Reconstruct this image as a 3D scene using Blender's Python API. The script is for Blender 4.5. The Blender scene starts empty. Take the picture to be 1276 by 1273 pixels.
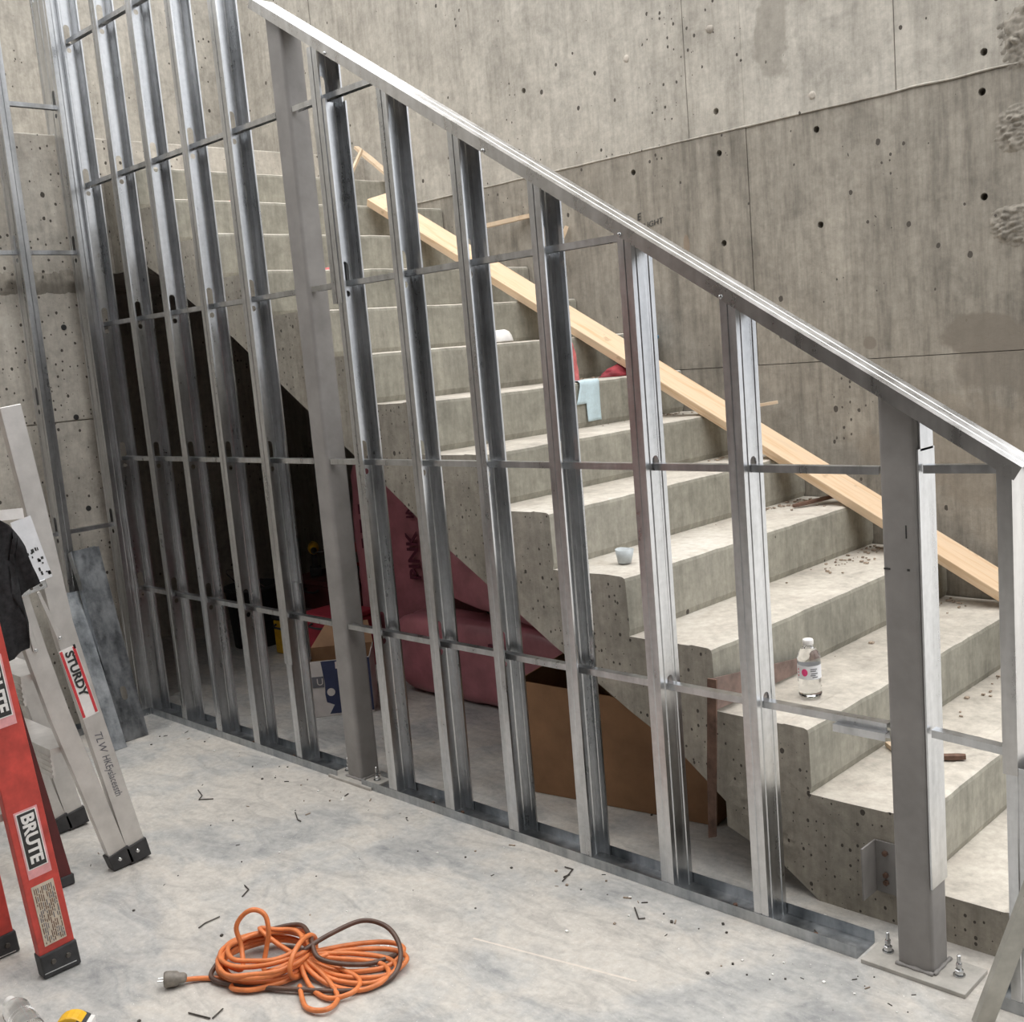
import bpy, bmesh, math, random
from mathutils import Vector, Matrix, noise
random.seed(7)
scene = bpy.context.scene
COL = scene.collection
PI = math.pi
# ------------------------------------------------------------------ camera
CAM = Vector((4.93138, -2.34052, 1.55556))
RW = ((0.7106252, 0.6984684, -0.0845801), (-0.7023807, 0.6972890, -0.1430016), (-0.0409053, 0.1610280, 0.9861018))
cd = bpy.data.cameras.new('camera'); cam = bpy.data.objects.new('camera', cd); COL.objects.link(cam)
r0, r1, r2 = Vector(RW[0]), Vector(RW[1]), Vector(RW[2])
m = Matrix(((r0.x, r2.x, -r1.x, CAM.x), (r0.y, r2.y, -r1.y, CAM.y), (r0.z, r2.z, -r1.z, CAM.z), (0, 0, 0, 1)))
cam.matrix_world = m
cd.sensor_fit = 'HORIZONTAL'; cd.sensor_width = 36.0; cd.lens = 1392.80 / 1276 * 36.0
cd.clip_start = 0.05; cd.clip_end = 200
scene.camera = cam
# ------------------------------------------------------------------ light
w = bpy.data.worlds.new('overcast_sky'); scene.world = w; w.use_nodes = True
wn = w.node_tree; bg = wn.nodes['Background']
# overcast sky: brightness rises smoothly from the horizon to the zenith
_tc = wn.nodes.new('ShaderNodeTexCoord'); _sx = wn.nodes.new('ShaderNodeSeparateXYZ'); wn.links.new(_tc.outputs['Generated'], _sx.inputs[0])
_mx = wn.nodes.new('ShaderNodeMath'); _mx.operation = 'MAXIMUM'; wn.links.new(_sx.outputs[2], _mx.inputs[0]); _mx.inputs[1].default_value = 0.0
_ma = wn.nodes.new('ShaderNodeMath'); _ma.operation = 'MULTIPLY_ADD'; wn.links.new(_mx.outputs[0], _ma.inputs[0])
_ma.inputs[1].default_value = 3.2; _ma.inputs[2].default_value = 0.92; wn.links.new(_ma.outputs[0], bg.inputs[1])
_mc = wn.nodes.new('ShaderNodeMix'); _mc.data_type = 'RGBA'; wn.links.new(_mx.outputs[0], _mc.inputs[0])
_mc.inputs[6].default_value = (0.95, 0.98, 1.03, 1); _mc.inputs[7].default_value = (1.0, 0.98, 0.94, 1); wn.links.new(_mc.outputs[2], bg.inputs[0])
def area(name, loc, target, sx, sy, power, col):
    l = bpy.data.lights.new(name, 'AREA'); l.shape = 'RECTANGLE'; l.size = sx; l.size_y = sy; l.energy = power; l.color = col
    o = bpy.data.objects.new(name, l); COL.objects.link(o); o.location = loc
    o.rotation_euler = (Vector(target) - Vector(loc)).to_track_quat('-Z', 'Y').to_euler()
    return o
scene.view_settings.view_transform = 'Standard'
scene.view_settings.look = 'None'
scene.view_settings.exposure = 0.0
scene.view_settings.gamma = 1.0
scene.view_settings.use_curve_mapping = False

# ------------------------------------------------------------------ materials
class NT:
    def __init__(s, name):
        s.m = bpy.data.materials.new(name); s.m.use_nodes = True
        s.t = s.m.node_tree; s.n = s.t.nodes; s.l = s.t.links
        s.b = s.n['Principled BSDF']
    def new(s, typ, **kw):
        n = s.n.new(typ)
        for k, v in kw.items():
            if k.startswith('i_'): n.inputs[int(k[2:])].default_value = v
            else: setattr(n, k, v)
        return n
    def link(s, a, b): s.l.new(a, b)
    def coord(s, scale=(1, 1, 1), kind='Object'):
        if kind == 'World': src = s.new('ShaderNodeNewGeometry').outputs['Position']
        else: src = s.new('ShaderNodeTexCoord').outputs[kind]
        mp = s.new('ShaderNodeMapping'); mp.inputs['Scale'].default_value = scale
        s.link(src, mp.inputs[0]); return mp.outputs[0]
    def noise(s, vec, scale, detail=4, rough=.55, dist=0.0):
        n = s.new('ShaderNodeTexNoise'); n.inputs['Scale'].default_value = scale; n.inputs['Detail'].default_value = detail
        n.inputs['Roughness'].default_value = rough; n.inputs['Distortion'].default_value = dist
        s.link(vec, n.inputs['Vector']); return n.outputs['Fac']
    def ramp(s, fac, stops):
        r = s.new('ShaderNodeValToRGB'); e = r.color_ramp.elements
        while len(e) < len(stops): e.new(0.5)
        for k, (p, c) in enumerate(stops):
            e[k].position = p; e[k].color = (c[0], c[1], c[2], 1) if not isinstance(c, (int, float)) else (c, c, c, 1)
        s.link(fac, r.inputs[0]); return r.outputs[0]
    def mix(s, fac, a, b, mode='MIX'):
        n = s.new('ShaderNodeMix'); n.data_type = 'RGBA'; n.blend_type = mode
        for v, i in ((fac, 0), (a, 6), (b, 7)):
            if isinstance(v, (int, float)): n.inputs[i].default_value = v
            elif isinstance(v, tuple): n.inputs[i].default_value = (v[0], v[1], v[2], 1)
            else: s.link(v, n.inputs[i])
        return n.outputs[2]
    def math(s, op, a, b=0.0):
        n = s.new('ShaderNodeMath'); n.operation = op
        for v, i in ((a, 0), (b, 1)):
            if isinstance(v, (int, float)): n.inputs[i].default_value = v
            else: s.link(v, n.inputs[i])
        return n.outputs[0]
    def base(s, c):
        if isinstance(c, tuple): s.b.inputs['Base Color'].default_value = (c[0], c[1], c[2], 1)
        else: s.link(c, s.b.inputs['Base Color'])
    def set(s, **kw):
        for k, v in kw.items(): s.b.inputs[k.replace('_', ' ')].default_value = v
    def bump(s, h, strength=.3, dist=.01):
        n = s.new('ShaderNodeBump'); n.inputs['Strength'].default_value = strength; n.inputs['Distance'].default_value = dist
        s.link(h, n.inputs['Height']); s.link(n.outputs[0], s.b.inputs['Normal'])

def concrete(name, dark, mid, light, pit=.5, streak=.35, stain_tones=(), bumpy=.25, pitscale=9.0):
    t = NT(name); v = t.coord((1, 1, 1), 'World')
    big = t.noise(v, 1.3, 5, .6, .3)
    col = t.ramp(big, [(.3, dark), (.5, mid), (.7, light)])
    sv = t.coord((9, 9, .9), 'World'); st = t.noise(sv, 1.6, 4, .65)
    col = t.mix(streak, col, t.ramp(st, [(.32, tuple(x * .62 for x in dark)), (.5, mid), (.7, light)]))
    sv2 = t.coord((30, 30, 3.5), 'World'); st2 = t.noise(sv2, 1.3, 5, .75)
    col = t.mix(.8 * streak + .12, col, t.ramp(st2, [(.34, .30), (.5, .5), (.66, .62)]), 'OVERLAY')
    mot = t.noise(v, 6.5, 6, .7, .4)
    col = t.mix(.45, col, t.ramp(mot, [(.34, .30), (.5, .5), (.68, .64)]), 'OVERLAY')
    fine = t.noise(v, 34, 5, .7)
    col = t.mix(.5, col, t.ramp(fine, [(.3, .35), (.5, .5), (.72, .66)]), 'OVERLAY')
    vo = t.new('ShaderNodeTexVoronoi'); vo.voronoi_dimensions = '2D'; vo.inputs['Scale'].default_value = pitscale; vo.inputs['Randomness'].default_value = 1
    gp = t.new('ShaderNodeSeparateXYZ'); t.link(t.coord((1, 1, 1), 'World'), gp.inputs[0])
    gc = t.new('ShaderNodeCombineXYZ'); t.link(t.math('ADD', gp.outputs[0], gp.outputs[1]), gc.inputs[0]); t.link(t.math('MULTIPLY', gp.outputs[2], .8), gc.inputs[1])
    t.link(gc.outputs[0], vo.inputs['Vector'])
    sep = t.new('ShaderNodeSeparateColor'); t.link(vo.outputs['Color'], sep.inputs[0])
    dist = t.math('ADD', vo.outputs['Distance'], t.math('MULTIPLY', t.math('SUBTRACT', t.noise(v, 60, 2), .5), .06))
    rad = t.math('MULTIPLY', t.math('POWER', sep.outputs[0], 4.0), .095)
    pits = t.math('LESS_THAN', dist, rad)
    keep = t.math('GREATER_THAN', t.math('ADD', sep.outputs[1], t.math('MULTIPLY', t.noise(v, 1.7, 2), .6)), 1.25 - pit)
    pits = t.math('MULTIPLY', pits, keep)
    vo2 = t.new('ShaderNodeTexVoronoi'); vo2.voronoi_dimensions = '2D'; vo2.inputs['Scale'].default_value = pitscale * 3.3; t.link(gc.outputs[0], vo2.inputs['Vector'])
    sep2 = t.new('ShaderNodeSeparateColor'); t.link(vo2.outputs['Color'], sep2.inputs[0])
    p2 = t.math('LESS_THAN', t.math('ADD', vo2.outputs['Distance'], t.math('MULTIPLY', t.math('SUBTRACT', t.noise(v, 90, 2), .5), .14)), t.math('MULTIPLY', t.math('POWER', sep2.outputs[0], 3.0), .19))
    p2 = t.math('MULTIPLY', p2, t.math('GREATER_THAN', t.noise(v, 2.3, 3, .6), 1.02 - pit * .85))
    pits = t.math('MAXIMUM', pits, p2)
    col = t.mix(pits, col, (.075, .065, .055))
    pos = t.new('ShaderNodeNewGeometry').outputs['Position']
    for (cx, cy, cz, rx, ry, rz, amt, c) in stain_tones:
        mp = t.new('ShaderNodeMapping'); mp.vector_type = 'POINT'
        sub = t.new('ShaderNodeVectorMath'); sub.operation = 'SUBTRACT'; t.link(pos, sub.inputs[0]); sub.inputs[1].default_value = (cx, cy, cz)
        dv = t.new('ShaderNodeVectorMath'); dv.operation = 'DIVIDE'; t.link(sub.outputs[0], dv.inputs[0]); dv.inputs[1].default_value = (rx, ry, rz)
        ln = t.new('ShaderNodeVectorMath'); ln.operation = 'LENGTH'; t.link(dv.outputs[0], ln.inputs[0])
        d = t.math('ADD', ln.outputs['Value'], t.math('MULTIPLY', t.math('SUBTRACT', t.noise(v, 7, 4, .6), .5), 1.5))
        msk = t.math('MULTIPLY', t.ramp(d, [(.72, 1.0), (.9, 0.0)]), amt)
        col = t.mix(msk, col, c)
    t.base(col); t.set(Roughness=.85)
    h = t.math('SUBTRACT', t.math('ADD', t.math('MULTIPLY', fine, .5), big), t.math('MULTIPLY', pits, .9))
    t.bump(h, bumpy, .012)
    return t.m

def galvanized(name, c0=(.46, .47, .48), c1=(.68, .69, .705), rough=(.25, .37), dirt=0.0):
    t = NT(name); v = t.coord((1, 1, 1))
    oi = t.new('ShaderNodeObjectInfo')
    add = t.new('ShaderNodeVectorMath'); add.operation = 'ADD'; t.link(v, add.inputs[0])
    cmb = t.new('ShaderNodeCombineXYZ'); t.link(t.math('MULTIPLY', oi.outputs['Random'], 37.0), cmb.inputs[2]); t.link(cmb.outputs[0], add.inputs[1])
    va = add.outputs[0]
    mp = t.new('ShaderNodeMapping'); mp.inputs['Scale'].default_value = (6, 6, .9); t.link(va, mp.inputs[0])
    st = t.noise(mp.outputs[0], 3, 4, .6)
    sp = t.noise(va, 45, 3, .6)
    f = t.math('ADD', t.math('MULTIPLY', st, .75), t.math('MULTIPLY', sp, .25))
    col = t.ramp(f, [(.36, c0), (.62, c1)])
    if dirt:
        d = t.noise(va, 6, 5, .7); col = t.mix(t.math('MULTIPLY', t.ramp(d, [(.45, 0.0), (.7, 1.0)]), dirt), col, (.72, .74, .76))
    t.base(col); t.set(Metallic=1.0)
    t.link(t.ramp(f, [(.3, rough[0]), (.7, rough[1])]), t.b.inputs['Roughness'])
    return t.m

def plain(name, c, rough=.5, var=.12, scale=20, metallic=0.0, bumpy=.1, spec=None):
    t = NT(name); v = t.coord()
    n = t.noise(v, scale, 4, .6)
    lo = tuple(max(0, x * (1 - var * 1.6)) for x in c); hi = tuple(min(1, x * (1 + var * 1.6)) for x in c)
    t.base(t.ramp(n, [(.3, lo), (.7, hi)])); t.set(Roughness=rough, Metallic=metallic)
    if bumpy: t.bump(n, bumpy, .004)
    return t.m

def wood(name, c0, c1, axis_scale):
    t = NT(name); v = t.coord(axis_scale)
    n = t.noise(v, 3.0, 5, .6, .6)
    col = t.ramp(n, [(.3, c0), (.52, c1), (.7, tuple(x * .9 for x in c1))])
    k = t.noise(t.coord((1, 1, 1)), 14, 2)
    col = t.mix(t.math('MULTIPLY', t.ramp(k, [(.68, 0.0), (.74, 1.0)]), .35), col, (.25, .13, .06))
    t.base(col); t.set(Roughness=.65); t.bump(n, .12, .003)
    return t.m

def floor_mat():
    t = NT('floor_concrete'); v = t.coord((1, 1, 1), 'World')
    a = t.noise(v, 2.1, 6, .62, .5)
    col = t.ramp(a, [(.34, (.27, .275, .28)), (.46, (.43, .425, .415)), (.56, (.55, .51, .46)), (.7, (.60, .55, .49))])
    sv = t.coord((3.2, 7.5, 1), 'World'); s = t.noise(sv, 1.5, 6, .7, 1.2)
    col = t.mix(.42, col, t.ramp(s, [(.36, (.24, .245, .255)), (.5, (.47, .465, .45)), (.66, (.63, .60, .56))]))
    f = t.noise(v, 40, 4, .75)
    col = t.mix(.45, col, t.ramp(f, [(.3, .33), (.5, .5), (.7, .66)]), 'OVERLAY')
    sp = t.noise(v, 130, 2, .6)
    col = t.mix(t.ramp(sp, [(.70, 0.0), (.74, .8)]), col, (.85, .83, .8))
    sp2 = t.noise(t.coord((1, 1, 3), 'World'), 95, 2, .6)
    col = t.mix(t.ramp(sp2, [(.735, 0.0), (.76, .7)]), col, (.12, .11, .1))
    t.base(col); t.link(t.ramp(a, [(.35, .55), (.6, .8)]), t.b.inputs['Roughness'])
    t.bump(t.math('ADD', a, t.math('MULTIPLY', f, .25)), .15, .01)
    return t.m

W_STAIN_TONE = [(2.49, 1.75, 2.72, .09, 1, .30, .5, (.20, .18, .15)), (3.30, 1.75, 1.46, .22, 1, .09, .8, (.19, .165, .135)),
           (2.85, 1.75, 1.46, .035, 1, .03, .8, (.20, .17, .14)), (2.62, 1.75, 2.95, .05, 1, .2, .6, (.27, .24, .2)), (3.42, 1.75, 1.35, .3, 1, .12, .6, (.20, .175, .145)),
           (2.02, 1.75, 1.93, .016, 1, .05, .6, (.26, .19, .13)), (.5, 1.75, 2.65, .14, 1, .16, .45, (.28, .26, .23)), (3.2, 1.75, 1.05, .5, 1, .25, .35, (.24, .2, .155))]  # last ellipse: broad darker brown tone over the lower right
M_wall_up = concrete('wall_concrete_pale', (.33, .305, .265), (.42, .392, .345), (.49, .46, .41), .52, .3, W_STAIN_TONE)
M_wall_mid = concrete('wall_concrete_grey', (.20, .18, .15), (.275, .25, .212), (.345, .317, .272), .5, .5, W_STAIN_TONE)
M_wall_left = concrete('wall_concrete_left', (.38, .35, .305), (.49, .455, .40), (.57, .53, .47), .75, .2)
M_rough = concrete('broken_concrete', (.30, .27, .23), (.42, .38, .33), (.55, .50, .44), .5, .2, (), .6)
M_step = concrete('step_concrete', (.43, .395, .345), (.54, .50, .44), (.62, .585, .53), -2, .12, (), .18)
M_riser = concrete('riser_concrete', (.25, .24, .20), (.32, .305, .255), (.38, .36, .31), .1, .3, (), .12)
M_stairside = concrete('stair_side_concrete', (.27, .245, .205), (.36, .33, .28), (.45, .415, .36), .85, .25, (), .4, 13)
M_floor = floor_mat()
M_galv = galvanized('galvanized_steel')
M_galv2 = galvanized('galvanized_steel_scuffed', (.26, .28, .30), (.50, .52, .54), (.3, .5), .3)
M_galv3 = galvanized('galvanized_offcut', (.17, .185, .20), (.42, .44, .46), (.3, .5), .5)
M_rail = galvanized('galvanized_rail', (.46, .455, .45), (.62, .615, .61), (.24, .34))
M_prime = plain('grey_primer', (.255, .243, .235), .5, .1, 9)
M_plate = plain('primed_plate', (.42, .40, .37), .6, .12, 20)
M_zinc = plain('zinc_bolt', (.62, .63, .64), .25, .1, 60, 1.0)
M_black = plain('black_rubber', (.035, .035, .037), .6, .2, 30)
M_pine = wood('pine', (.64, .43, .25), (.75, .565, .39), (1, 14, 14))
M_scrapwood = wood('scrap_wood', (.55, .40, .26), (.68, .53, .38), (4, 4, 4))
M_alu = plain('brushed_aluminium', (.66, .64, .62), .42, .08, 12, 0.85, .05)
M_red = plain('red_fibreglass', (.52, .06, .045), .45, .18, 16)
M_reddark = plain('dark_red_fibreglass', (.09, .012, .012), .5, .15, 16)
M_white = plain('white_vinyl', (.80, .78, .76), .5, .05, 30)
M_stickred = plain('red_print', (.62, .05, .06), .5, .05, 30)
M_ink = plain('black_print', (.03, .03, .03), .5, .05, 30, 0, 0)
M_tan = plain('tan_label', (.58, .50, .40), .6, .12, 40)
M_pinklabel = plain('pink_label', (.75, .35, .36), .5, .1, 30)
M_cloth = plain('black_cloth', (.018, .018, .02), .9, .4, 60)
M_orange = plain('orange_cord', (.72, .22, .07), .45, .1, 30)
M_brownc = plain('brown_cord', (.10, .055, .04), .45, .2, 30)
M_clearplug = plain('plug_rubber', (.24, .215, .185), .45, .2, 40)
M_card = plain('cardboard', (.30, .165, .085), .8, .12, 8)
M_cardin = plain('cardboard_inside', (.36, .21, .12), .8, .12, 8)
M_pink = plain('pink_film', (.40, .15, .175), .38, .18, 6)
M_pinkink = plain('maroon_print', (.10, .012, .03), .5, .1, 30, 0, 0)
M_navy = plain('navy_print', (.03, .04, .10), .5, .1, 20)
M_boxwhite = plain('box_white', (.62, .58, .56), .6, .06, 20)
M_greyprint = plain('grey_print', (.14, .14, .16), .5, .1, 20)
M_bluecloth = plain('blue_paper_towel', (.56, .70, .76), .85, .05, 60)
M_ragred = plain('red_rag', (.60, .16, .16), .85, .2, 25)
M_bluepail = plain('blue_plastic', (.05, .20, .36), .4, .15, 20)
M_yellow = plain('yellow_plastic', (.85, .48, .03), .4, .12, 20)
M_rust = plain('rusty_steel', (.15, .085, .06), .75, .3, 25)
M_rustlite = plain('rusty_blade', (.19, .13, .11), .6, .25, 18)
M_wire = plain('dark_wire', (.10, .09, .08), .45, .2, 50, .6)
M_chip = plain('white_plaster', (.86, .85, .83), .8, .04, 30)
M_dust = plain('debris_dust', (.35, .28, .22), .9, .35, 90)
M_dim = plain('unlit_interior_wall', (.10, .09, .085), .9, .1, 3)
M_chalk = plain('chalk', (.66, .60, .54), .9, .05, 40)
def clear_plastic():
    t = NT('clear_plastic'); t.base((.97, .98, .985)); t.set(Roughness=.06, IOR=1.38)
    t.b.inputs['Transmission Weight'].default_value = 1.0
    t.bump(t.noise(t.coord((1, 1, 3)), 22, 2), .15, .004); return t.m
M_clear = clear_plastic()
M_bottlelabel = plain('bottle_label', (.78, .79, .82), .45, .04, 30)
M_magenta = plain('magenta_print', (.78, .06, .22), .5, .05, 30)

# ------------------------------------------------------------------ mesh helpers
def link(o, parent=None):
    COL.objects.link(o)
    if parent is not None: o.parent = parent
    return o
def finish(name, bm, mat, parent=None, smooth=False, bevel=0, solid=0, normals=True, seg=2):
    if normals: bmesh.ops.recalc_face_normals(bm, faces=bm.faces[:])
    if smooth:
        for f in bm.faces: f.smooth = True
    me = bpy.data.meshes.new(name); bm.to_mesh(me); bm.free()
    for x in (mat if isinstance(mat, (list, tuple)) else [mat]): me.materials.append(x)
    o = bpy.data.objects.new(name, me); link(o)
    if parent is not None:
        o.parent = parent; o.matrix_parent_inverse = parent_inv(parent)
    if solid:
        s = o.modifiers.new('thickness', 'SOLIDIFY'); s.thickness = solid; s.offset = 0
    if bevel:
        b = o.modifiers.new('edge', 'BEVEL'); b.width = bevel; b.segments = seg; b.limit_method = 'ANGLE'; b.angle_limit = math.radians(40)
    return o
def parent_inv(p):
    mt = Matrix.Identity(4); chain = []
    while p is not None: chain.append(p); p = p.parent
    for q in reversed(chain):
        mt = mt @ q.matrix_parent_inverse @ q.matrix_basis
    return mt.inverted()
def tag(o, label, cat, group=None, kind=None):
    if label: o['label'] = label
    if cat: o['category'] = cat
    if group: o['group'] = group
    if kind: o['kind'] = kind
    return o
def thing(name, loc, label, cat, group=None):
    e = bpy.data.objects.new(name, None); e.empty_display_size = .1; COL.objects.link(e); e.location = loc
    return tag(e, label, cat, group)
def structure(o): o['kind'] = 'structure'; return o

def add_box(bm, lo, hi, mat=None, mi=0):
    x0, y0, z0 = lo; x1, y1, z1 = hi
    p = [(x0, y0, z0), (x1, y0, z0), (x1, y1, z0), (x0, y1, z0), (x0, y0, z1), (x1, y0, z1), (x1, y1, z1), (x0, y1, z1)]
    v = [bm.verts.new(mat @ Vector(q) if mat else q) for q in p]
    for f in ((0, 3, 2, 1), (4, 5, 6, 7), (0, 1, 5, 4), (1, 2, 6, 5), (2, 3, 7, 6), (3, 0, 4, 7)):
        bm.faces.new([v[i] for i in f]).material_index = mi
    return v
def add_prism(bm, poly, vec):
    vec = Vector(vec)
    a = [bm.verts.new(Vector(q)) for q in poly]; b = [bm.verts.new(Vector(q) + vec) for q in poly]
    n = len(poly)
    bm.faces.new(a); bm.faces.new(b[::-1])
    for i in range(n): bm.faces.new((a[i], b[i], b[(i + 1) % n], a[(i + 1) % n]))
def add_sheet(bm, prof, p0, p1, u, v):
    """open profile (list of (a,b)) swept straight from p0 to p1"""
    p0, p1, u, v = Vector(p0), Vector(p1), Vector(u), Vector(v)
    A = [bm.verts.new(p0 + u * a + v * b) for a, b in prof]; B = [bm.verts.new(p1 + u * a + v * b) for a, b in prof]
    for i in range(len(prof) - 1): bm.faces.new((A[i], A[i + 1], B[i + 1], B[i]))
def catmull(pts, n=8, closed=False):
    P = [Vector(p) for p in pts]; out = []
    N = len(P)
    for i in range(N if closed else N - 1):
        if closed: a, b, c, d = P[(i - 1) % N], P[i], P[(i + 1) % N], P[(i + 2) % N]
        else: a, b, c, d = P[max(i - 1, 0)], P[i], P[i + 1], P[min(i + 2, N - 1)]
        for k in range(n):
            t = k / n
            out.append(.5 * ((2 * b) + (c - a) * t + (2 * a - 5 * b + 4 * c - d) * t * t + (3 * b - a - 3 * c + d) * t ** 3))
    if not closed: out.append(P[-1])
    return out
def add_tube(bm, path, r, n=8, caps=True):
    P = [Vector(p) for p in path]; rings = []
    up = Vector((0, 0, 1)); prev = None
    for i, p in enumerate(P):
        d = (P[min(i + 1, len(P) - 1)] - P[max(i - 1, 0)])
        if d.length < 1e-9: d = Vector((0, 0, 1))
        d.normalize()
        if prev is None:
            a = d.cross(up if abs(d.z) < .9 else Vector((1, 0, 0))).normalized()
        else:
            a = (prev - d * prev.dot(d)); a = a.normalized() if a.length > 1e-6 else d.orthogonal().normalized()
        b = d.cross(a); prev = a
        rr = r(i / (len(P) - 1)) if callable(r) else r
        rings.append([bm.verts.new(p + (a * math.cos(2 * PI * k / n) + b * math.sin(2 * PI * k / n)) * rr) for k in range(n)])
    for i in range(len(rings) - 1):
        for k in range(n): bm.faces.new((rings[i][k], rings[i][(k + 1) % n], rings[i + 1][(k + 1) % n], rings[i + 1][k]))
    if caps: bm.faces.new(rings[0][::-1]); bm.faces.new(rings[-1])
def add_lathe(bm, prof, c, axis=(0, 0, 1), n=20, ry=1.0):
    c = Vector(c); ax = Vector(axis).normalized(); a = ax.orthogonal().normalized(); b = ax.cross(a)
    rings = []
    for r, h in prof:
        rings.append([bm.verts.new(c + ax * h + (a * math.cos(2 * PI * k / n) + b * math.sin(2 * PI * k / n)) * max(r, 1e-4)) for k in range(n)])
    for i in range(len(rings) - 1):
        for k in range(n): bm.faces.new((rings[i][k], rings[i][(k + 1) % n], rings[i + 1][(k + 1) % n], rings[i + 1][k]))
    bm.faces.new(rings[0][::-1]); bm.faces.new(rings[-1])
def fill_holes(bm, outer, holes):
    """planar polygon with holes -> faces; returns (outer verts, hole verts)"""
    edges = []; rings = []
    for loop in [outer] + holes:
        vs = [bm.verts.new(Vector(p)) for p in loop]; rings.append(vs)
        for i in range(len(vs)): edges.append(bm.edges.new((vs[i], vs[(i + 1) % len(vs)])))
    bmesh.ops.triangle_fill(bm, use_beauty=True, use_dissolve=False, edges=edges)
    return rings
def text_obj(name, body, size, origin, xdir, ydir, mat, parent, thick=.0006, label=None, shear=0, sx=1.0, bold=0.0):
    cu = bpy.data.curves.new(name, 'FONT'); cu.body = body; cu.size = size; cu.extrude = thick; cu.offset = bold * size; cu.align_x = 'LEFT'; cu.align_y = 'CENTER'; cu.shear = shear
    cu.resolution_u = 3
    tmp = bpy.data.objects.new(name, cu); COL.objects.link(tmp)
    dg = bpy.context.evaluated_depsgraph_get()
    me = bpy.data.meshes.new_from_object(tmp.evaluated_get(dg)); bpy.data.objects.remove(tmp); bpy.data.curves.remove(cu)
    me.name = name
    x = Vector(xdir).normalized(); z = x.cross(Vector(ydir)).normalized(); y = z.cross(x)
    x = x * sx
    mt = Matrix(((x.x, y.x, z.x, origin[0]), (x.y, y.y, z.y, origin[1]), (x.z, y.z, z.z, origin[2]), (0, 0, 0, 1)))
    me.transform(mt); me.materials.clear(); me.materials.append(mat)
    o = bpy.data.objects.new(name, me); COL.objects.link(o)
    if parent is not None: o.parent = parent; o.matrix_parent_inverse = parent_inv(parent)
    return o
def jitter(bm, amt, scale, seed=0.0, axis=None):
    for v in bm.verts:
        n = noise.noise_vector(v.co * scale + Vector((seed, seed * 1.7, -seed)))
        if axis: n = Vector(axis) * n.x
        v.co += n * amt

# ------------------------------------------------------------------ the setting
S = .3048                         # stud spacing, 12 in
RISE, RUN = .1825, .2936
X0, Z0 = 3.423, .488              # nose of the reference step (k = 0)
YS, YW = .20, 1.75                # open side of the stair, back wall
def nose(k): return X0 - RUN * k, Z0 + RISE * k

bm = bmesh.new(); add_box(bm, (-2.2, -6.5, -.2), (14, 14, 0)); floor = structure(finish('floor', bm, M_floor))
# chalk line and trowel sweep on the slab
bm = bmesh.new(); a, b = Vector((2.79, -.50, .0003)), Vector((3.27, -.40, .0003)); nrm = Vector((-.2, .98, 0)) * .0035
bm.faces.new([bm.verts.new(a - nrm), bm.verts.new(b - nrm), bm.verts.new(b + nrm), bm.verts.new(a + nrm)])
finish('chalk_line', bm, M_chalk, floor)

# back wall: backing slab and form panels with recessed joints and tie holes
bm = bmesh.new(); add_box(bm, (-2.2, YW + .045, -.2), (3.04, YW + .35, 4.0)); add_box(bm, (3.04, YW + .045, -.2), (3.93, YW + .35, 2.54)); wall_back = structure(finish('wall_back', bm, M_wall_mid))
TIES = [(2.209, 2.455), (2.212, 2.286), (2.211, 1.919), (2.66, 2.296), (2.66, 1.934), (3.299, 1.944), (3.30, 2.30), (1.757, 2.284), (1.764, 1.93),
        (1.136, 2.767), (1.136, 2.29), (3.311, 2.43), (3.75, 2.3), (3.75, 1.94), (.69, 2.29)]
def wall_panel(x0, x1, z0, z1, mat, off=0.0):
    g = .0014; y = YW + off; bm = bmesh.new()
    outer = [(x0 + g, y, z0 + g), (x1 - g, y, z0 + g), (x1 - g, y, z1 - g), (x0 + g, y, z1 - g)]
    ins = [t for t in TIES if x0 + .03 < t[0] < x1 - .03 and z0 + .03 < t[1] < z1 - .03]
    holes = [[(t[0] + .0135 * math.cos(a * PI / 6), y, t[1] + .0135 * math.sin(a * PI / 6)) for a in range(12)] for t in ins]
    if holes:
        rings = fill_holes(bm, outer, holes)
    else:
        vs = [bm.verts.new(p) for p in outer]; bm.faces.new(vs); rings = [vs]
    back = [bm.verts.new((p[0], YW + .044, p[2])) for p in outer]
    r = rings[0]
    for i in range(4): bm.faces.new((r[i], r[(i + 1) % 4], back[(i + 1) % 4], back[i]))
    for h in rings[1:]:
        bk = [bm.verts.new(v.co + Vector((0, .04, 0))) for v in h]
        for i in range(len(h)): bm.faces.new((h[i], h[(i + 1) % len(h)], bk[(i + 1) % len(h)], bk[i]))
        bm.faces.new(bk)
    bmesh.ops.recalc_face_normals(bm, faces=bm.faces[:])
    # the panel front must face the room (-Y)
    f0 = max(bm.faces, key=lambda f: f.calc_area())
    if f0.normal.y > 0: bmesh.ops.reverse_faces(bm, faces=bm.faces[:])
    return finish('wall_panel', bm, mat, wall_back, normals=False)
up = [-2.2, -.478, .80, 2.068, 2.345, 2.99, 3.45, 3.93]
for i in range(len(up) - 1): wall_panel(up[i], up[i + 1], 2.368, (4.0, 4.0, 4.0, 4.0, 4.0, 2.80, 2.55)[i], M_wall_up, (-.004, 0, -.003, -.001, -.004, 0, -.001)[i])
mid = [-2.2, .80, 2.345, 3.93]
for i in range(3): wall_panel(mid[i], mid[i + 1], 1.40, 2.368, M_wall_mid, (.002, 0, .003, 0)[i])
for i, (a, b) in enumerate(((-2.2, 1.1), (1.1, 3.93))): wall_panel(a, b, -.1, 1.40, M_wall_mid, (0, .001, 0)[i])
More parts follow.
